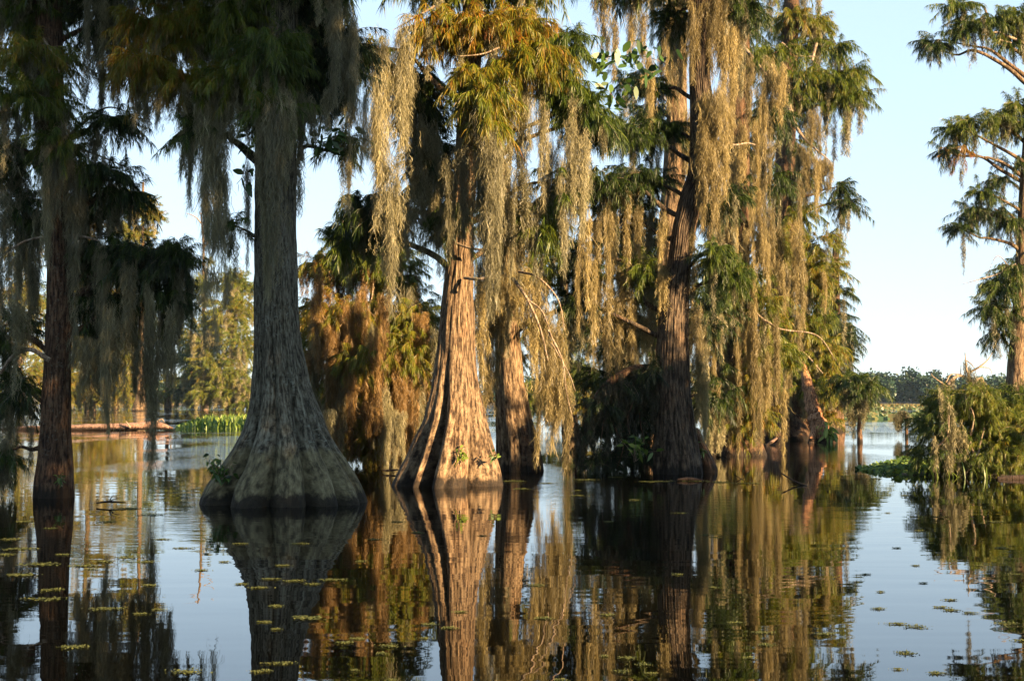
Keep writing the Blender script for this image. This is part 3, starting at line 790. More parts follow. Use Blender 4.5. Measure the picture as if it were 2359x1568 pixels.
# small drowned stub trees
def stub(label, x, yb, ytop, D, w, crown, moss, seed):
    b = P(x, yb, D); b[2] = 0
    T = thing("drowned_stub", label, "dead tree", b)
    a = Acc(); a.add(*tube([P(x + 2, yb + 20, D), P(x, yb - 40, D), P(x - 3, ytop, D)], [w, w * .7, w * .3], 9, 24, .2))
    a.build("trunk", BARK_RED, T, smooth=True)
    if crown:
        lv, tw = Acc(), Acc()
        for c in crown: clump(lv, tw, c[0], c[1], c[2], c[3], D, c[4], c[5], 1.6, lump=5)
        lv.build("foliage", LEAF, T); tw.build("twigs", BARK_TWIG, T)
    ms = Acc()
    for xx, y0, y1, r in moss:
        lock(ms, P(xx, y0, D - .2 + .4 * rng.random()), (y1 - y0) * D / F, r, cover=2.2, fw=.014, curl=.04, tint=.35)
    ms.build("moss_fringe", MOSS, T)
stub("drowned stub with a flat green crown trailing long grey moss, alone in open water", 1979, 1016, 870, 54.5, .12,
     [(1975, 880, 34, 16, 50, .22), (1950, 872, 20, 12, 20, .2), (2000, 885, 20, 14, 22, .24), (1975, 905, 24, 16, 24, .15)],
     [(1960, 890, 1000, .16), (1972, 885, 1005, .2), (1985, 890, 990, .16), (1945, 885, 960, .10), (2000, 892, 950, .1), (1966, 930, 1012, .14), (1938, 880, 930, .08)], 1)
stub("low bent stub shrouded in tan moss beside the island shrub", 2086, 1002, 945, 62, .08, [],
     [(2070, 944, 1000, .22), (2080, 942, 985, .22), (2090, 948, 990, .12), (2062, 950, 985, .1)], 2)

# ---- cypress at the edge of the picture, beyond the island
tree("tall cypress beyond the island shrub with layered tufts of green and short moss",
    [(-160, 2395, 20), (0, 2388, 24), (200, 2376, 28), (400, 2364, 30), (600, 2354, 32), (760, 2348, 38), (880, 2342, 48), (960, 2340, 62), (1028, 2338, 90)], 49.0, BARK_TAN,
    [(2200, 14, 50, 24, -.4, 40, .35), (2260, 40, 60, 30, -.4, 60, .3), (2330, 30, 50, 40, 0, 50, .42), (2330, 80, 50, 30, 0, 44, .3), (2160, 92, 36, 16, -.4, 34, .12), (2225, 70, 40, 22, -.4, 40, .2), (2140, 103, 20, 10, -.4, 14, .1),
     (2300, 265, 50, 26, -.3, 60, .38), (2240, 278, 40, 22, -.3, 46, .42), (2195, 300, 30, 24, -.3, 34, .38), (2175, 340, 14, 20, -.3, 16, .12), (2345, 240, 36, 26, 0, 40, .4), (2345, 290, 30, 20, 0, 26, .2), (2215, 345, 12, 24, -.3, 12, .95),
     (2330, 375, 24, 14, 0, 20, .1), (2310, 410, 24, 10, -.2, 20, .08), (2255, 440, 26, 22, -.3, 32, .22), (2240, 480, 26, 20, -.3, 26, .15), (2215, 525, 16, 26, -.3, 24, .1), (2290, 480, 40, 24, -.2, 40, .15), (2330, 500, 30, 30, 0, 36, .2),
     (2340, 610, 44, 46, 0, 80, .3), (2300, 660, 36, 46, -.3, 60, .25), (2275, 700, 26, 30, -.3, 40, .2), (2320, 720, 40, 40, 0, 60, .22), (2300, 760, 20, 24, 0, 24, .15)],
    ztop=17, scale=1.35, seed=81, fringe=14, fringe_len=(.5, 1.6), fringe_r=.08, fibre=1.5, nth=60, nz=90, base=2338,
    bare=[([(2376, 110, -.1), (2330, 88, -.3), (2285, 76, -.4), (2225, 108, -.5)], .07, .012), ([(2300, 92, -.4), (2330, 100, -.2)], .03, .03), ([(2352, 600, 0), (2300, 630, -.4), (2250, 645, -.5), (2215, 655, -.5)], .035, .006), ([(2350, 660, 0), (2300, 590, -.3), (2270, 640, -.4)], .02, .006)])

# ---- sunlit trees across the water, seen between the two leftmost trunks
def far_tree(label, prof, D, clumps, seed, scale, leaf=None, fr=10, fl=(2, 6), **kw):
    clumps = [(c[0], c[1], c[2] * 1.15, c[3] * 1.15, c[4], int(c[5] * 2.8), c[6]) for c in clumps]
    return tree(label, prof, D, BARK_TAN, clumps, scale=scale * .62, droop=.3, seed=seed, fringe=fr, fringe_len=fl, fringe_r=.07 * scale, fibre=scale * .9, nth=30, nz=50, blade=1.0, limb_r=.1, fcover=1.6, moss_tint=.75, group=None, leaf=leaf, **kw)
far_tree("broad sunlit yellow-green tree across the water behind the flared trunk",
    [(640, 540, 6), (800, 535, 9), (900, 530, 14), (943, 528, 20)], 245,
    [(548, 650, 26, 30, 0, 30, 0.53), (560, 700, 34, 30, 0, 40, 0.58), (520, 720, 40, 50, -3, 60, 0.60), (480, 760, 50, 50, -4, 60, 0.58), (550, 790, 50, 50, -5, 70, 0.53), (500, 840, 60, 50, -6, 70, 0.56), (560, 870, 40, 50, -6, 60, 0.48), (450, 850, 40, 50, 0, 50, .15), (440, 900, 36, 34, 3, 40, .06), (500, 905, 60, 30, -6, 60, 0.50), (570, 925, 30, 16, -6, 30, 0.38), (525, 650, 24, 30, 0, 24, 0.48), (575, 660, 16, 14, 0, 12, 0.50)], 91, 6.5, fr=26)
far_tree("tall cypress with a dark trunk standing far out in the sunlit channel",
    [(420, 330, 5), (600, 328, 8), (800, 325, 12), (900, 323, 18), (946, 322, 34)], 215,
    [(330, 480, 40, 24, 0, 40, 0.66), (355, 500, 20, 14, 0, 18, 0.66), (300, 450, 34, 24, 0, 34, 0.58), (310, 530, 50, 24, 0, 44, 0.63), (345, 462, 22, 10, 0, 14, 0.66), (280, 510, 30, 40, 0, 30, 0.48), (330, 620, 40, 50, 0, 30, 0.43), (310, 780, 30, 50, 0, 20, 0.38)], 92, 5.5)
far_tree("golden-green trees massed across the water behind the slender brown trunk",
    [(540, 40, 6), (800, 45, 10), (938, 48, 20)], 300,
    [(50, 580, 40, 40, 0, 40, 0.66), (30, 660, 40, 50, 0, 50, 0.66), (70, 700, 34, 60, 0, 50, 0.63), (40, 780, 50, 60, 0, 70, 0.66), (80, 860, 40, 50, 0, 50, 0.63), (20, 880, 50, 50, 0, 50, 0.58), (-20, 700, 50, 120, 0, 60, 0.58), (10, 930, 60, 14, 0, 30, 0.58)], 93, 7)
far_tree("tall golden cypress behind the dark hanging moss by the slender trunk",
    [(430, 205, 5), (600, 206, 8), (800, 208, 12), (950, 208, 26)], 187,
    [(200, 520, 34, 40, 0, 40, 0.66), (225, 600, 40, 50, 0, 60, 0.66), (180, 660, 40, 50, 0, 60, 0.66), (230, 720, 50, 50, 0, 70, 0.66), (190, 790, 50, 50, 0, 70, 0.66), (245, 820, 50, 50, 0, 70, 0.66), (200, 880, 60, 40, 0, 80, 0.66), (260, 905, 34, 30, -2, 50, 0.66), (150, 900, 50, 40, 0, 50, 0.63), (270, 690, 30, 40, 0, 30, 0.66)], 99, 4.5)
far_tree("leafy green tree filling the gap at the channel's far end beside the broad yellow-green one",
    [(700, 385, 4), (850, 386, 8), (943, 387, 16)], 255,
    [(390, 720, 40, 34, 0, 40, .5), (360, 770, 40, 30, 0, 40, .42), (420, 760, 40, 40, 0, 50, .46), (440, 820, 46, 40, 0, 60, .5), (350, 830, 24, 36, 0, 24, .5), (430, 890, 44, 40, 0, 60, .4), (340, 900, 40, 40, 0, 50, .56), (440, 690, 34, 30, 0, 30, .5), (470, 660, 30, 30, 0, 30, .5)], 101, 6.0, fr=10)
far_tree("deep green cypress behind the golden ones at the slender brown trunk",
    [(520, 150, 4), (850, 150, 9), (938, 150, 18)], 310,
    [(150, 600, 50, 60, 0, 60, .36), (120, 700, 50, 60, 0, 70, .4), (170, 760, 60, 60, 0, 80, .36), (110, 840, 50, 60, 0, 70, .42), (170, 880, 60, 40, 0, 70, .38), (300, 640, 50, 60, 0, 60, .4), (320, 720, 50, 60, 0, 60, .36), (290, 800, 40, 50, 0, 60, .4)], 102, 7.0, fr=8)
far_tree("low sunlit yellow bushy tree at the channel edge below the hanging moss",
    [(830, 270, 5), (900, 268, 9), (944, 266, 16)], 238,
    [(270, 850, 36, 40, 0, 50, 0.66), (240, 880, 36, 40, 0, 50, 0.66), (285, 905, 30, 30, 0, 40, 0.66), (210, 900, 40, 40, 0, 50, 0.63), (180, 870, 40, 50, 0, 50, 0.58), (235, 800, 40, 50, 2, 40, 0.58)], 94, 5.5)
far_tree("rounded yellow-green tree at the far end of the channel",
    [(830, 300, 3), (900, 297, 6), (935, 296, 10)], 380,
    [(300, 870, 26, 24, 0, 40, 0.63), (325, 885, 20, 24, 0, 34, 0.58), (280, 900, 20, 20, 0, 30, 0.63), (310, 915, 34, 14, 0, 34, 0.53)], 95, 7, fr=0)
far_tree("small bright green tree at the far channel bend beside the dark cavity",
    [(830, 395, 3), (900, 394, 6), (933, 394, 10)], 420,
    [(392, 865, 14, 24, 0, 30, 0.58), (398, 900, 18, 20, 0, 30, 0.63), (380, 915, 24, 14, 0, 26, 0.58)], 96, 7, fr=0)
far_tree("thin bare-topped cypress far off behind the long moss column",
    [(490, 462, 2.5), (540, 468, 4.5), (700, 469, 7), (850, 470, 10), (938, 471, 18)], 310,
    [(478, 600, 12, 10, 0, 9, 0.58), (462, 640, 12, 10, 0, 8, 0.58), (472, 690, 16, 12, 0, 12, 0.58), (485, 745, 20, 10, 0, 12, 0.58), (455, 740, 16, 10, 0, 10, 0.58), (468, 800, 24, 16, 0, 20, 0.58), (474, 860, 34, 30, 0, 40, 0.58)], 97, 5, fr=2,
    bare=[([(468, 520, 0), (450, 500, 0), (428, 491, 0)], .22, .06), ([(470, 570, 0), (492, 540, 0), (500, 520, 0)], .18, .06)])
far_tree("slim leafy trunk glimpsed in the gap beside the ridged tree's moss",
    [(560, 1300, 8), (700, 1304, 11), (830, 1308, 16), (900, 1310, 22), (992, 1312, 40)], 75,
    [(1306, 700, 16, 50, 0, 30, 0.38), (1304, 790, 14, 50, 0, 24, 0.38), (1280, 600, 50, 40, 0, 30, 0.38), (1330, 780, 24, 30, 0, 24, .08), (1345, 840, 30, 36, 0, 40, 0.38), (1320, 880, 36, 30, 0, 40, 0.66), (1290, 900, 50, 40, 0, 50, .2), (1240, 930, 60, 40, 0, 70, .12), (1215, 900, 30, 30, 0, 30, 0.48), (1350, 930, 40, 40, 0, 40, 0.66)], 98, 2.0, fr=5, fl=(.8, 2.5))

# the wood along the far bank: one mass
a, tk = Acc(), Acc()
for _ in range(330):
    u = rng.random()
    if u < .62: x = rng.uniform(105, 235)
    elif u < .85: x = rng.uniform(-190, -105)
    else: x = rng.uniform(-40, 60)
    D = rng.uniform(560, 640)
    hgt = rng.uniform(7.5, 13.5) + 1.5 * math.sin(x * .09)
    c = np.array([x, D, hgt * .55]); r = np.array([rng.uniform(2.5, 4.8), 3.5, hgt * .46])
    n = 360
    p = c + ell(n) * r
    L_ = rng.uniform(.7, 1.4, n)
    d = unit(rng.normal(size=(n, 3)) + np.array([0, -.3, -.2]))
    C_ = np.stack([p, p + d * (L_ * .5)[:, None], p + d * L_[:, None]], 1)
    Vv, Qq = ribbons(C_, unit(np.cross(d, rng.normal(size=(n, 3)))), (L_ * .8)[:, None] * np.array([.5, 1, .3]))
    a.add(Vv, Qq, np.clip(rng.normal(.35, .2) + rng.normal(0, .1, n).repeat(6), 0, 1))
tag(a.build("far_wood", FARLEAF), "hazy green wood along the far shore", "woods", kind="stuff")

# ================================================================== individual beards of moss
def beards(rows, D, label, group, jit=.35, mat=None):
    for r in rows:
        x, y0, y1, w_ = r[:4]
        d = D + (r[4] if len(r) > 4 else rng.uniform(-jit, jit))
        if len(r) > 5: beard(x, y0, y1, w_, d, r[5], mat=mat)
        else: beard(x, y0, y1, w_, d, label, group, mat=mat)

a = Acc()
for r_, l_ in ((.20, 640), (.24, 520), (.17, 610), (.22, 430)):
    lock(a, P(497 + rng.normal(0, 4), 205, 22.2), l_ * 22.2 / F, r_, cover=2.6, nsub=3)
tag(a.build("spanish_moss", MOSS), "very long thick grey moss column hanging alone in the sky left of the flared trunk", "moss")
beards([(430, 215, 400, 36), (440, 300, 490, 14), (367, 190, 300, 24), (395, 200, 280, 22), (455, 200, 320, 26), (571, 300, 625, 20, .3, "thin dark string of moss just left of the flared trunk"),
        (612, 210, 560, 48, -.75), (640, 230, 620, 50, -.8, "tan-lit moss beard clinging down the front of the flared trunk"), (664, 200, 430, 42, -.7), (625, 380, 690, 40, -.65), (600, 240, 520, 24, -.7),
        (688, 250, 500, 18, 0), (725, 215, 330, 32), (748, 190, 310, 32), (775, 0, 250, 40), (800, 60, 300, 46), (815, 0, 390, 32), (838, 190, 390, 22), (530, 190, 330, 30), (560, 200, 300, 30), (700, 200, 330, 26)],
       22.4, "grey-green moss beard hanging from the flared grey cypress", "moss beards on the flared grey cypress")
beards([(884, 50, 640, 60, -1.0, "broad sunlit moss beard reaching low beside the orange-tipped sprigs"), (924, 30, 540, 52, -.9), (905, 330, 740, 40, -1.1, "grey moss tail whose tip hangs lowest over the russet thicket"), (866, 220, 440, 30), (950, 120, 430, 32), (975, 250, 610, 44), (998, 270, 570, 38), (958, 360, 580, 26), (1012, 420, 640, 26),
        (1118, 240, 600, 64, -1.1), (1100, 330, 560, 46, -1), (1140, 280, 720, 56, -1.2, "thick tan moss beard hanging down before the tan trunk"), (1136, 480, 745, 40, -1.2), (1160, 220, 500, 46), (1186, 190, 460, 54), (1215, 170, 350, 44), (1176, 350, 650, 38), (1242, 90, 330, 36), (1205, 330, 570, 30),
        (1250, 230, 490, 32), (1270, 300, 570, 38), (1292, 330, 640, 28), (1226, 420, 650, 36), (1312, 250, 570, 32, -.2), (1336, 290, 545, 42, -.2, "golden moss beard at the sky gap beside dark broad leaves"), (1348, 280, 460, 30), (1060, 300, 560, 40, -.8), (1035, 350, 600, 36, -.7), (1085, 420, 600, 32, -.8), (1090, 180, 400, 44, -.6), (940, 430, 600, 24), (1390, 290, 370, 20), (1320, 200, 360, 30)],
       26.8, "moss beard hanging from the sunlit tan cypress's crown", "moss beards on the tan cypress")
beards([(1110, 610, 880, 42), (1140, 640, 960, 50), (1166, 630, 800, 40), (1120, 780, 1000, 24), (1104, 860, 1050, 20), (1184, 610, 740, 30), (1207, 610, 800, 38), (1236, 630, 900, 44), (1256, 690, 970, 44), (1279, 710, 1000, 44), (1262, 800, 1045, 32), (1306, 800, 1092, 22, -1.0, "golden moss tail with its tip almost touching the water"),
        (1292, 750, 970, 34), (1242, 850, 1075, 20), (1225, 750, 910, 24), (1150, 520, 730, 60), (1198, 500, 700, 50), (1108, 550, 780, 44), (1130, 680, 900, 30), (1085, 720, 860, 22)],
       28.8, "golden moss beard on the bare twigs beside the slim reddish trunk", "golden beards beside the slim reddish trunk", .6, GOLD)
r5 = np.random.default_rng(5)
tk_ = [(float(x), float(t), float(min(t + l, 1080)), float(w_)) for x, t, l, w_ in zip(np.linspace(695, 1000, 44) + r5.normal(0, 9, 44), r5.uniform(600, 960, 44), r5.uniform(110, 270, 44), r5.uniform(20, 38, 44))]
beards(tk_[::4] + tk_[1::4] + tk_[2::4], 33.2, "russet hanging tassel of dry moss in the thicket between the two big trunks", "russet tassels of the thicket", .8, RUSSET)
beards(tk_[3::4], 33.0, "tan moss beard in the thicket between the two big trunks", "tan moss beards of the thicket", .8)
beards([(1352, 460, 710, 20), (1376, 470, 780, 24), (1400, 450, 730, 18), (1414, 430, 690, 14), (1396, 630, 870, 24), (1370, 590, 860, 24), (1430, 590, 860, 28), (1456, 640, 890, 28), (1482, 630, 870, 27), (1502, 650, 870, 24), (1470, 420, 650, 18), (1340, 510, 730, 17), (1442, 410, 650, 20), (1520, 470, 720, 17), (1330, 550, 770, 15),
        (1376, -30, 125, 26), (1400, -40, 95, 26), (1416, 10, 190, 20, -.3, "dark wispy moss beard dangling in the sky above broad leaves"), (1452, -30, 130, 24), (1480, -20, 200, 22), (1496, 110, 290, 28),
        (1598, -20, 200, 34, -.4), (1642, -30, 180, 38, -.4), (1660, -20, 160, 42), (1674, 30, 280, 40), (1692, 50, 230, 36), (1682, 170, 340, 28), (1642, 190, 430, 60, -.55, "shaggy moss beard wrapped round the bend of the ridged trunk"), (1660, 185, 460, 40, -.3), (1628, 220, 410, 42, -.5), (1646, 370, 530, 36, -.4), (1612, 320, 480, 32, -.5), (1622, 300, 530, 30, -.45),
        (1597, 500, 720, 22, -.2), (1530, 590, 870, 32, -.2), (1601, 690, 910, 30, -.3), (1618, 850, 1015, 28, -.4), (1612, 770, 970, 24, -.3), (1535, 480, 640, 24, 0)],
       31.4, "moss beard hanging from the ridged leaning cypress", "moss beards on the ridged leaning cypress", .35, GOLD)
beards([(1540, -20, 265, 50, -.5), (1566, 0, 275, 50, -.5, "bright golden moss beard sheathing the pale straight trunk"), (1528, 50, 235, 28, -.3), (1590, 240, 420, 30, 0)],
       38.6, "golden moss beard on the pale straight trunk", "golden beards on the pale straight trunk", .35, GOLD)
r6 = np.random.default_rng(6)
rows = [(1775, 120, 310, 44), (1797, 140, 290, 40), (1755, 170, 370, 34), (1740, 270, 430, 34), (1766, 290, 490, 38), (1728, 110, 310, 30), (1710, 260, 470, 34), (1690, 330, 520, 34)]
for x, t, l, w_ in zip(np.linspace(1635, 1830, 17) + r6.normal(0, 8, 17), r6.uniform(380, 620, 17), r6.uniform(130, 260, 17), r6.uniform(18, 34, 17)): rows.append((float(x), float(t), float(t + l), float(w_)))
for x, t, l, w_ in zip(np.linspace(1640, 1800, 20) + r6.normal(0, 6, 20), r6.uniform(680, 880, 20), r6.uniform(130, 260, 20), r6.uniform(18, 32, 20)): rows.append((float(x), float(t), float(min(t + l, 1046)), float(w_)))
rows = [(a, b_, c, w_ * .75) for a, b_, c, w_ in rows]
beards(rows, 40.6, "tan moss beard in the curtain over the water right of the ridged trunk", "moss curtain over the water", .8, GOLD)
beards([(1842, 315, 480, 30), (1860, 330, 475, 32, 0, "widest of the golden moss beards on the outermost bare bough"), (1879, 345, 505, 32), (1896, 358, 450, 30), (1911, 366, 440, 22), (1838, 380, 565, 16), (1880, 240, 365, 20), (1864, 250, 340, 20), (1812, 820, 960, 20), (1838, 700, 850, 22), (1896, 620, 720, 16), (1810, 560, 720, 24), (1850, 600, 760, 22)],
       56.4, "golden moss beard on the outermost open cypress", "golden beards on the outermost cypress", .35, GOLD)
beards([(60, 370, 710, 40), (85, 390, 770, 34), (110, 290, 610, 40, -.5), (150, 240, 510, 44, -.5), (186, 290, 570, 34), (172, 370, 860, 48, -.3), (196, 550, 890, 44), (202, 770, 955, 48, -.4), (226, 630, 910, 40), (251, 690, 970, 38), (281, 670, 940, 34), (262, 790, 1010, 28), (315, 680, 910, 40), (346, 640, 970, 34), (360, 700, 1130, 34, -.3, "longest dark moss tail, dangling in front of the pale floating log"),
        (336, 750, 930, 34), (391, 690, 890, 30), (411, 650, 850, 26), (300, 590, 810, 44), (231, 550, 770, 38), (30, 550, 810, 34), (10, 410, 770, 38), (45, 630, 910, 32), (170, -40, 65, 30), (205, -40, 125, 26), (236, -40, 165, 34), (262, -30, 240, 44, 0, "black backlit moss beard against the sky at the top"), (281, -30, 200, 34), (301, -30, 130, 24), (201, 90, 240, 20), (236, 100, 310, 22), (75, 540, 800, 26), (435, 600, 780, 22)],
       23.5, "dark shaded moss beard on the slender brown cypress", "dark moss beards on the slender brown cypress", .6)

# ================================================================== island shrub, plants, logs
b = P(2230, 1095, 30.5); b[2] = 0
BU = thing("island_shrub", "dense vine-covered shrub mound with trailing grey moss on the small island", "shrub", b)
lv, tw = Acc(), Acc()
for x, y, rx, ry, dD, n, t_ in ((2190, 915, 50, 36, 0, 90, .34), (2245, 905, 56, 34, 0, 110, .5), (2150, 975, 40, 50, -.2, 90, .3), (2250, 950, 56, 44, 0, 100, .5), (2300, 960, 40, 36, .4, 60, .5), (2335, 985, 44, 60, -.2, 110, .5), (2290, 1030, 60, 44, -.3, 100, .5), (2205, 1000, 56, 60, .2, 110, .3),
                                (2345, 1045, 44, 40, -.4, 80, .56), (2340, 905, 50, 18, 1, 60, .2), (2310, 925, 40, 24, .6, 50, .4), (2140, 1040, 30, 36, -.2, 50, .25), (2380, 1000, 60, 80, 0, 100, .5), (2225, 1060, 50, 26, -.2, 50, .4), (2400, 920, 60, 40, .5, 60, .4)):
    clump(lv, tw, x, y, rx, ry, 30.5 + dD, int(n * 1.7), t_, .8, blade=.85, lump=9, depth=.8)
lv.build("leaves", LEAF, BU); tw.build("twigs", BARK_TWIG, BU)
a = Acc()
for k in range(16):
    x = rng.uniform(2140, 2400); p0 = P(x, 1100, 30.5 + rng.uniform(-.5, .7)); p1 = p0 + np.array([rng.normal(0, .3), rng.normal(0, .3), rng.uniform(.8, 1.7)])
    limb(a, p0 - np.array([0, 0, .2]), p1, .04, .012)
a.build("stems", BARK_TWIG, BU, smooth=True)
for x, y0, y1, r in ((2170, 890, 1000, .12), (2192, 930, 1085, .16), (2212, 960, 1092, .14), (2152, 1000, 1086, .10), (2180, 1000, 1090, .12)):
    ms = Acc(); lock(ms, P(x, y0, 29.7), (y1 - y0) * 29.9 / F, r, cover=2.4, fw=.008, tint=.5)
    ms.build("moss_beard", MOSS, BU)

b = P(2240, 1095, 31.4); b[2] = 0
SN = thing("dead_snag", "bare dead branches trailing grey moss above the island shrub", "dead branch", b)
a = Acc()
for pts, r0, r1 in (([(2175, 980, 31.2), (2180, 900, 31.2), (2200, 868, 31.2), (2225, 866, 31.2)], .07, .02), ([(2230, 980, 31.3), (2232, 880, 31.3), (2226, 850, 31.3), (2222, 812, 31.3)], .05, .008), ([(2228, 860, 31.3), (2255, 845, 31.2), (2275, 828, 31.2), (2285, 812, 31.2)], .03, .006), ([(2255, 845, 31.2), (2278, 848, 31.2), (2285, 862, 31.2)], .015, .004),
                    ([(2180, 890, 31.2), (2150, 868, 31.1), (2145, 860, 31.1)], .02, .005), ([(2232, 890, 31.3), (2260, 870, 31.3), (2268, 900, 31.3)], .03, .01), ([(2178, 880, 31.2), (2190, 862, 31.2), (2215, 862, 31.2)], .02, .008), ([(2212, 866, 31.2), (2213, 840, 31.2)], .015, .006), ([(2226, 830, 31.3), (2240, 842, 31.3), (2248, 860, 31.3)], .015, .006)):
    a.add(*tube([P(*q) for q in pts], np.linspace(r0, r1, len(pts)), 7, 24, .15))
a.build("branches", BARK_TWIG, SN, smooth=True)
ms = Acc()
for x, y0, y1, r in ((2165, 875, 960, .08), (2178, 885, 950, .10), (2195, 868, 900, .07), (2228, 850, 900, .09), (2240, 855, 905, .09), (2255, 865, 900, .07), (2265, 872, 905, .07), (2222, 825, 870, .05), (2232, 835, 890, .06)):
    lock(ms, P(x, y0, 31.15), (y1 - y0) * 31.2 / F, r, cover=2.2, fw=.008, tint=.35)
ms.build("moss_fringe", MOSS, SN)

def blades(acc, base, h, wd, lean, tint, K=4):
    N = len(base)
    s = np.linspace(0, 1, K)
    a_ = rng.uniform(0, 6.28, N)
    d = np.stack([np.cos(a_), np.sin(a_)], -1) * lean[:, None]
    C = np.empty((N, K, 3))
    C[..., 0] = base[:, None, 0] + d[:, :1] * h[:, None] * s ** 1.7
    C[..., 1] = base[:, None, 1] + d[:, 1:] * h[:, None] * s ** 1.7
    C[..., 2] = base[:, None, 2] + h[:, None] * (s - .25 * lean[:, None] * s ** 2)
    sd = np.stack([-np.sin(a_), np.cos(a_), 0 * a_], -1)
    W = wd[:, None] * np.array([.4, .9, 1, .1])
    acc.add(*ribbons(C, sd, W), np.clip(np.repeat(tint + rng.normal(0, .13, N), 2 * K), 0, 1))

def discs(acc, c, r, nrm, tint, k=7, cup=0.0):
    """Flat or cupped leaves: k-gon fans made of quads (centre repeated as a thin quad)."""
    N = len(c)
    a_ = rng.uniform(0, 6.28, N)
    up = unit(nrm)
    t1 = unit(np.cross(up, np.array([.3, .9, .1]))); t2 = np.cross(up, t1)
    th = np.linspace(0, 2 * math.pi, k, endpoint=False)
    rim = c[:, None] + (t1[:, None] * np.cos(th + a_[:, None])[..., None] + t2[:, None] * np.sin(th + a_[:, None])[..., None]) * r[:, None, None] * rng.uniform(.85, 1.1, (N, k))[..., None] + up[:, None] * (cup * r)[:, None, None]
    V_ = np.concatenate([c[:, None], rim], 1).reshape(-1, 3)
    b_ = np.arange(N)[:, None] * (k + 1)
    qs = []
    for q in range(0, k - 1, 2):
        qs.append(np.concatenate([b_, b_ + 1 + q, b_ + 1 + q + 1, b_ + 1 + (q + 2) % k], 1))
    acc.add(V_, np.concatenate(qs), np.clip(np.repeat(tint + rng.normal(0, .15, N), k + 1), 0, 1))

def leafy(name, label, cat, x, y, D, w_, h_, n, tint, size, hang=0.0):
    """A small plant: arching stems with pointed leaves."""
    b = P(x, y, D)
    T = thing(name, label, cat, b)
    lf, st = Acc(), Acc()
    k = D / F
    for q in range(n):
        tip = b + np.array([rng.normal(0, .5) * w_ * k, rng.normal(0, .3) * w_ * k, rng.uniform(.3, 1) * h_ * k])
        st.add(*tube([b + rng.normal(0, .02, 3), (b + tip) / 2 + np.array([0, 0, .1 * h_ * k]), tip], [.006, .005, .003], 5, 8))
        m = 5
        pos = b + (tip - b) * np.linspace(.4, 1, m)[:, None]
        d = unit(rng.normal(size=(m, 3)) + np.array([0, -.3, -hang]))
        L_ = size * rng.uniform(.7, 1.3, m)
        s = np.array([0, .3, .65, 1])
        C = pos[:, None] + d[:, None] * (L_[:, None] * s)[..., None]
        C[..., 2] -= .35 * L_[:, None] * s ** 2
        lf.add(*ribbons(C, unit(np.cross(d, rng.normal(size=(m, 3)))), L_[:, None] * np.array([.06, .38, .34, .03])), np.clip(np.repeat(tint + rng.normal(0, .1, m), 8), 0, 1))
    st.build("stems", BARK_TWIG, T, smooth=True); lf.build("leaves", BROAD, T)
    return T

leafy("fern", "green ferny plant sprouting on the shaded flank of the flared trunk", "plant", 506, 1112, 21.9, 44, 66, 20, .36, .11)
leafy("seedling", "bright seedling with a yellow leaf on the tan cypress's base", "plant", 1056, 1072, 26.15, 18, 44, 5, .7, .11)
leafy("seedling", "tiny green seedling at the foot of the slender brown trunk", "plant", 142, 1116, 23.0, 16, 24, 4, .42, .09)
leafy("seedling", "small sprout beside the reddish slanting root knee", "plant", 1612, 1055, 31.6, 14, 36, 5, .5, .12)
leafy("water_plant", "upright arrow-leaved water plants in the shade under the arching bough", "plant", 1462, 1060, 30.8, 60, 70, 8, .45, .22)
leafy("seedling", "sprig of green leaves near the slim tan root at the water", "plant", 1140, 1060, 26.4, 14, 26, 4, .5, .09)
leafy("seedling", "bright green tuft at the foot of the broken leaning trunk", "plant", 1912, 1016, 54.0, 20, 40, 10, .62, .3)
def vine(label, pts, D, n, size, spread, r=.008):
    b = P(pts[0][0], pts[0][1], D)
    T = thing("broadleaf_vine", label, "vine", b)
    a = Acc(); line = [P(x, y, D) for x, y in pts]
    a.add(*tube(line, np.linspace(r, r * .5, len(line)), 6, 30))
    a.build("stem", BARK_TWIG, T, smooth=True)
    L = smooth_line(np.array(line), 60)
    pos = L[rng.integers(8, 60, n)] + rng.normal(0, 1, (n, 3)) * spread * np.array([1, .6, 1])
    d = unit(rng.normal(size=(n, 3)) + np.array([0, -.2, -.35]))
    L_ = size * rng.uniform(.6, 1.25, n)
    s = np.array([0, .15, .4, .7, .9, 1])
    C = pos[:, None] + d[:, None] * (L_[:, None] * s)[..., None]
    C[..., 2] -= .2 * L_[:, None] * s ** 2
    lf = Acc(); lf.add(*ribbons(C, unit(np.cross(d, rng.normal(size=(n, 3)))), L_[:, None] * np.array([.03, .28, .46, .36, .16, .02])), np.clip(np.repeat(.3 + rng.normal(0, .12, n), 12), 0, 1))
    lf.build("leaves", BROAD, T)
vine("dark broad-leaved vine dangling in the sky left of the flared trunk", [(578, 250), (572, 330), (560, 400), (545, 425)], 22.2, 16, .19, .07)
vine("dark broad-leaved spray bridging the sky right of the flared trunk", [(680, 330), (720, 330), (760, 325), (790, 300)], 22.6, 46, .19, .13)
vine("green broad-leaved spray against the sky beside the ridged trunk", [(1540, 150), (1480, 130), (1420, 140), (1390, 130)], 28.0, 70, .26, .2)
vine("broad-leaved sprig below the green crown in the sky gap", [(1370, 190), (1400, 210), (1425, 240)], 27.4, 34, .22, .17)

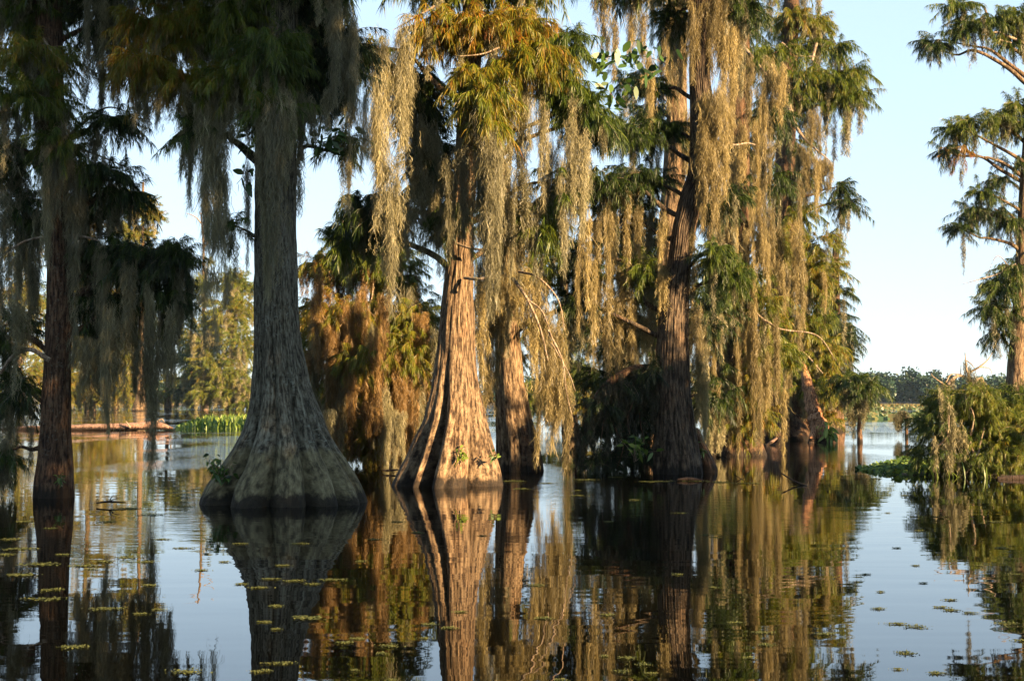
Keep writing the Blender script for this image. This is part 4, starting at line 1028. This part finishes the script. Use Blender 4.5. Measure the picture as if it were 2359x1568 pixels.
# logs and sticks
def log(name, label, pts, radii, mat, cat="log", extra=()):
    b = np.array(P(*pts[len(pts) // 2])); b[2] = 0
    T = thing(name, label, cat, b)
    a = Acc(); a.add(*tube([P(*q) for q in pts], radii, 22 if radii[0] > .05 else 7, 60, .14)); a.build("trunk" if radii[0] > .05 else "stick", mat, T, smooth=True)
    for pp, r0, r1 in extra:
        a = Acc(); a.add(*tube([P(*q) for q in pp], np.linspace(r0, r1, len(pp)), 7, 16, .1)); a.build("branch_stub", BARK_TWIG, T, smooth=True)
log("floating_log", "long pale pinkish log floating across the channel", [(-20, 990, 78), (60, 988, 77), (180, 985, 76.5), (300, 982, 76), (360, 980, 76), (398, 986, 76)], [.09, .15, .18, .20, .23, .05], BARK_LOG,
    extra=[([(300, 985, 75.7), (296, 978, 75.6), (290, 970, 75.5)], .05, .03), ([(360, 972, 76), (372, 965, 76), (378, 972, 76)], .06, .03)])
log("floating_log", "short weathered log against the island's edge", [(2296, 1103, 29), (2330, 1101, 29), (2420, 1099, 29)], [.05, .07, .06], BARK_LOG)
log("driftwood", "dark twiggy driftwood floating beside the flared base", [(222, 1158, 21.7), (250, 1155, 21.7), (290, 1157, 21.7)], [.012, .016, .006], BARK_RED, "driftwood", [([(252, 1155, 21.7), (256, 1146, 21.6), (262, 1140, 21.6)], .01, .005), ([(256, 1152, 21.7), (266, 1148, 21.6), (276, 1147, 21.6)], .008, .004)])
log("driftwood", "pale stick slanting out of the water near the moss curtain", [(1764, 1026, 51), (1776, 1018, 51), (1790, 1008, 51)], [.05, .06, .04], BARK_LOG, "driftwood")
log("driftwood", "crooked branch poking from the water below the leaning stump", [(1800, 1090, 27.6), (1830, 1108, 27.2), (1858, 1120, 26.8), (1872, 1128, 26.6)], [.012, .016, .03, .03], BARK_RED, "driftwood", [([(1858, 1120, 26.8), (1862, 1108, 26.8)], .012, .005)])
log("driftwood", "thin snags standing in the scum off the ridged trunk", [(1690, 1092, 29.2), (1712, 1105, 29), (1738, 1110, 28.8)], [.006, .008, .006], BARK_LOG, "driftwood", [([(1704, 1112, 28.9), (1718, 1094, 28.9), (1724, 1084, 28.9)], .008, .004)])
log("driftwood", "broken bark plate floating before the ridged trunk", [(1560, 1104, 28.4), (1590, 1103, 28.4), (1620, 1106, 28.4)], [.02, .04, .012], BARK_LOG, "driftwood")
log("driftwood", "reddish forked stub in the water between the two big bases", [(880, 1082, 31.5), (895, 1083, 31.5), (918, 1081, 31.5)], [.02, .025, .015], BARK_RED, "driftwood", [([(897, 1083, 31.5), (899, 1066, 31.5), (904, 1056, 31.5)], .02, .008)])

# pickerelweed bed in the channel
a = Acc(); n = 1500
x = rng.uniform(405, 590, n); y = rng.uniform(966, 988, n)
keep = (y > 984 - (x - 405) * .16)
x, y = x[keep], y[keep]; n = len(x)
bs = P(x, y, 76); bs = np.stack([(x - CX) / F * D_at(y), D_at(y), np.zeros(n)], -1)
blades(a, bs, rng.uniform(.2, .7, n) * np.clip((x - 395) / 60, .3, 1), rng.uniform(.07, .14, n), rng.uniform(.1, .6, n), .58)
tag(a.build("water_weeds", BROAD), "bed of bright upright green water weeds beyond the flared base", "water plants", kind="stuff")

# floating mat and reeds round the island
a = Acc(); n = 2600
x = 2360 - 390 * rng.random(n) ** .8; y = rng.uniform(1062, 1094, n)
keep = np.abs(y - 1079) < 3 + (x - 1970) * .12
x, y = x[keep], y[keep]; n = len(x)
bs = np.stack([(x - CX) / F * D_at(y), D_at(y), rng.uniform(.01, .16, n) * np.clip((x - 1970) / 100, .15, 1)], -1)
discs(a, bs, rng.uniform(.03, .075, n), rng.normal(0, .6, (n, 3)) + np.array([0, -.3, 1]), .5)
tag(a.build("floating_plants", BROAD), "low floating green plant mat fringing the island shrub", "water plants", kind="stuff")
a = Acc(); n = 300
x = rng.uniform(2110, 2400, n); y = rng.uniform(1082, 1100, n)
bs = np.stack([(x - CX) / F * D_at(y), D_at(y), np.zeros(n) - .03], -1)
blades(a, bs, rng.uniform(.15, .55, n), rng.uniform(.012, .028, n), rng.uniform(.2, .9, n), .6)
tag(a.build("reeds", BROAD), "arching grass blades at the foot of the island shrub", "reeds", kind="stuff")
V, Q = [], []
a = Acc(); pts = np.linspace(0, 1, 30)
isl = tube([(8.4, 31.0, -.15), (9.5, 31.0, -.08), (12, 31.2, -.05), (16, 31.8, -.05)], [.15, .7, 1.1, 1.2], 20, 40, .25)
isl[0][:, 2] = isl[0][:, 2] * .12 + .01
tag(link("island_soil", mesh("island_soil", isl[0], isl[1], SOIL, smooth=True)), "low muddy islet under the shrub", "ground", kind="structure")

# lotus and lily bed far out
a = Acc(); n = 5200
D = np.exp(rng.uniform(math.log(122), math.log(300), n)); x = rng.uniform(1880, 2420, n)
bs = np.stack([(x - CX) / F * D, D, rng.uniform(.01, .5, n) ** 1.5], -1)
keep = vnoise(np.stack([bs[:, 0] * .09, bs[:, 1] * .04, bs[:, 0] * 0], -1)) > -.25
bs = bs[keep]; n = len(bs)
discs(a, bs, rng.uniform(.15, .36, n), rng.normal(0, .5, (n, 3)) + np.array([.1, -.4, .8]), np.clip(.12 + bs[:, 1] / 900 + rng.normal(0, .22, n), 0, 1))
tag(a.build("lily_bed", LILY), "far bed of yellow-green and rusty lily leaves on open water", "water plants", kind="stuff")
a = Acc(); n = 2600
x = rng.uniform(1900, 2420, n); D = rng.uniform(380, 470, n)
bs = np.stack([(x - CX) / F * D, D, np.zeros(n)], -1)
blades(a, bs, rng.uniform(.3, .8, n), rng.uniform(.3, .7, n), rng.uniform(.1, .6, n), .62)
tag(a.build("marsh_grass", LILY), "rusty marsh grass band before the far wood", "marsh grass", kind="stuff")

# ------------------------------------------------------------------ the air over the lake
m, t, out, N = newmat("haze_air")
pv = N("VolumePrincipled"); pv.inputs["Density"].default_value = .00006; pv.inputs["Color"].default_value = (.55, .78, 1, 1); pv.inputs["Anisotropy"].default_value = .1
t.links.new(pv.outputs[0], out.inputs["Volume"])
x0, x1, y0, y1, z0, z1 = -1200, 1200, -60, 1500, -1.5, 48
V = np.array([[x, y, z] for x in (x0, x1) for y in (y0, y1) for z in (z0, z1)], float)
tag(link("haze", mesh("haze", V, np.array([[0, 1, 3, 2], [4, 6, 7, 5], [0, 4, 5, 1], [2, 3, 7, 6], [0, 2, 6, 4], [1, 5, 7, 3]]), m)), "thin morning haze over the lake", "haze", kind="stuff")

# ================================================================== duckweed rafts
RAFTS = []
for k in range(7):
    a = Acc(); n = 210
    p = rng.normal(0, .25, (n, 2)) * np.array([1, .75])
    for q in range(3):
        c = rng.normal(0, .22, 2) * np.array([1, .8]); m = rng.integers(0, n, 50)
        p[m] = c + rng.normal(0, .13, (50, 2)) * np.array([1.3, .9])
    bs = np.stack([p[:, 0], p[:, 1], rng.uniform(.004, .02, n)], -1)
    discs(a, bs, rng.uniform(.018, .045, n), rng.normal(0, .10, (n, 3)) + np.array([0, 0, 1]), .5)
    V_, Q_, T_ = a.get()
    RAFTS.append(mesh("duckweed_raft", V_, Q_, WEED, T_))
def raft(x, y, w_, label=None, thin=1.0):
    D = D_at(y)
    o = link("duckweed_raft", RAFTS[int(rng.integers(0, 7))])
    o.location = ((x - CX) / F * D, D, 0)
    s = w_ * D / F / 1.35
    o.scale = (s, s * thin, .5)
    o.rotation_euler = (0, 0, float(rng.normal(0, .12)) + (math.pi if rng.random() < .5 else 0))
    if label: tag(o, label, "duckweed")
    else: tag(o, "small yellow-green duckweed raft floating on the dark water", "duckweed", "small duckweed rafts")
raft(712, 1420, 128, "largest duckweed raft, in the mirrored flared trunk")
raft(55, 1322, 110, "broad duckweed raft at the edge of the mirrored brown trunk")
raft(102, 1296 , 130, "long duckweed raft crossing the mirrored brown trunk")
raft(185, 1485, 84, "duckweed raft lowest in the mirrored brown trunk")
raft(100, 1376, 112, "duckweed raft below the paired rafts near the brown trunk's reflection")
raft(440, 1540, 110, "pale duckweed raft in the mirrored sky at the bottom")
raft(240, 1398, 90, "duckweed raft over the mirrored dark boughs")
for x, y, w_ in ((30, 1240, 80), (60, 1262, 90), (20, 1275, 60), (150, 1275, 60), (200, 1300, 90), (245, 1290, 70), (300, 1282, 90), (340, 1292, 60), (215, 1308, 60), (120, 1355, 60), (350, 1345, 60), (375, 1400, 40), (330, 1410, 60), (470, 1310, 50), (520, 1292, 44), (560, 1342, 46), (620, 1330, 50),
                 (655, 1300, 60), (600, 1350, 70), (680, 1335, 80), (720, 1342, 60), (760, 1332, 70), (830, 1290, 30), (640, 1392, 50), (618, 1428, 40), (640, 1445, 40), (800, 1475, 50), (830, 1466, 40), (900, 1482, 70), (640, 1522, 90), (600, 1540, 60), (880, 1500, 40), (820, 1538, 30), (990, 1434, 60), (1035, 1442, 60),
                 (980, 1465, 36), (905, 1560, 40), (1060, 1405, 50), (1250, 1420, 70), (1240, 1345, 44), (1290, 1560, 50), (1440, 1510, 60), (1480, 1524, 50), (1495, 1545, 50), (1425, 1540, 50), (1390, 1505, 30), (1400, 1412, 40), (1560, 1320, 36), (1690, 1430, 60), (1745, 1452, 60), (1760, 1480, 60), (1900, 1455, 60), (1720, 1510, 50),
                 (1640, 1350, 30), (2020, 1398, 40), (2060, 1432, 80), (2110, 1440, 60), (2160, 1395, 60), (2185, 1402, 60), (2230, 1408, 40), (2300, 1432, 70), (2340, 1470, 60), (2080, 1500, 70), (2060, 1535, 40), (2150, 1545, 60), (2020, 1360, 24), (2120, 1340, 30), (2180, 1378, 50), (1990, 1320, 30), (2100, 1300, 24), (380, 1240, 60), (420, 1260, 60), (700, 1250, 50), (860, 1240, 40), (1110, 1232, 40), (560, 1250, 40),
                 (1190, 1107, 70), (1260, 1112, 60), (1350, 1104, 80), (1420, 1098, 50), (1500, 1108, 90), (1600, 1106, 110), (1660, 1110, 80), (1200, 1125, 60), (1330, 1140, 50), (1460, 1150, 40), (1720, 1112, 90), (1560, 1180, 44), (1620, 1230, 30), (1400, 1200, 36), (1330, 1128, 24), (920, 1200, 40), (960, 1225, 44), (300, 1170, 90), (360, 1185, 70), (420, 1165, 60), (250, 1200, 70), (60, 1200, 60), (120, 1215, 50),
                 (1950, 1095, 60), (2010, 1102, 60), (2080, 1140, 30), (2040, 1180, 24), (2110, 1220, 28), (1960, 1240, 24), (2060, 1260, 30), (2280, 1200, 50), (2300, 1260, 50), (2200, 1150, 30), (2330, 1320, 40), (2250, 1300, 30)):
    raft(x, y, w_, thin=float(rng.uniform(.5, 1.5)))

# ================================================================== unseen cypresses added outside the frame to cast shade and dim the sky light
def shade_tree(label, x, y, h, rad, n, seed, z0=3.2):
    T = thing("cypress", label, "tree", (x, y, 0))
    a = Acc(); a.add(*tube([(x, y, -.5), (x, y, .6), (x, y, 2), (x, y, h)], [.8, .55, .32, .1], 24, 40, .1)); a.build("trunk", BARK_GREY, T, smooth=True)
    lv = Acc()
    m = 16
    for k in range(m):
        z = z0 + (h - z0) * (k + rng.random()) / m; an = rng.uniform(0, 6.28); rr = rad * rng.uniform(.25, .8) * (1 - .4 * z / h)
        c = np.array([x + rr * math.cos(an), y + rr * math.sin(an), z])
        lb = Acc(); limb(lb, (x, y, z - .4), c, .07, .015); lb.build("branch", BARK_TWIG, T, smooth=True)
        p = ell(n // m)
        sprays(lv, None, c + p * np.array([1.5, 1.5, .75]), p + rng.normal(0, .4, p.shape), 1.5, .3)
    lv.build("foliage", LEAF, T)
shade_tree("tall sunny-side cypress out of view, its shade falling on the flared trunk", 10.0, 10.2, 15, 3.2, 1700, 1)
shade_tree("second sunny-side cypress out of view, added to shade the left trunks", 13.8, 7.0, 16, 3.2, 1500, 2)
shade_tree("short high-crowned cypress out of view on the island side", 13.8, 21.3, 6.6, 2.2, 1000, 3, 3.7)
shade_tree("broad sunny-side cypress out of view, shading the slender brown trunk", 9.1, 7.7, 17, 3.3, 2900, 7, 4.0)
shade_tree("wide cypress out of view, added to dim sky light on the slender brown trunk", -10.6, 13.5, 14, 3.3, 700, 4, 2.5)
shade_tree("dense cypress out of view behind the viewpoint, added to block sky light", -6.5, -7.0, 14, 3.6, 700, 5, 2.5)
shade_tree("old cypress out of view abreast of the viewpoint, added to block sky light on the shaded side", -13.5, 3.0, 15, 3.8, 800, 6, 2.0)
print("moss beards", moss_n)
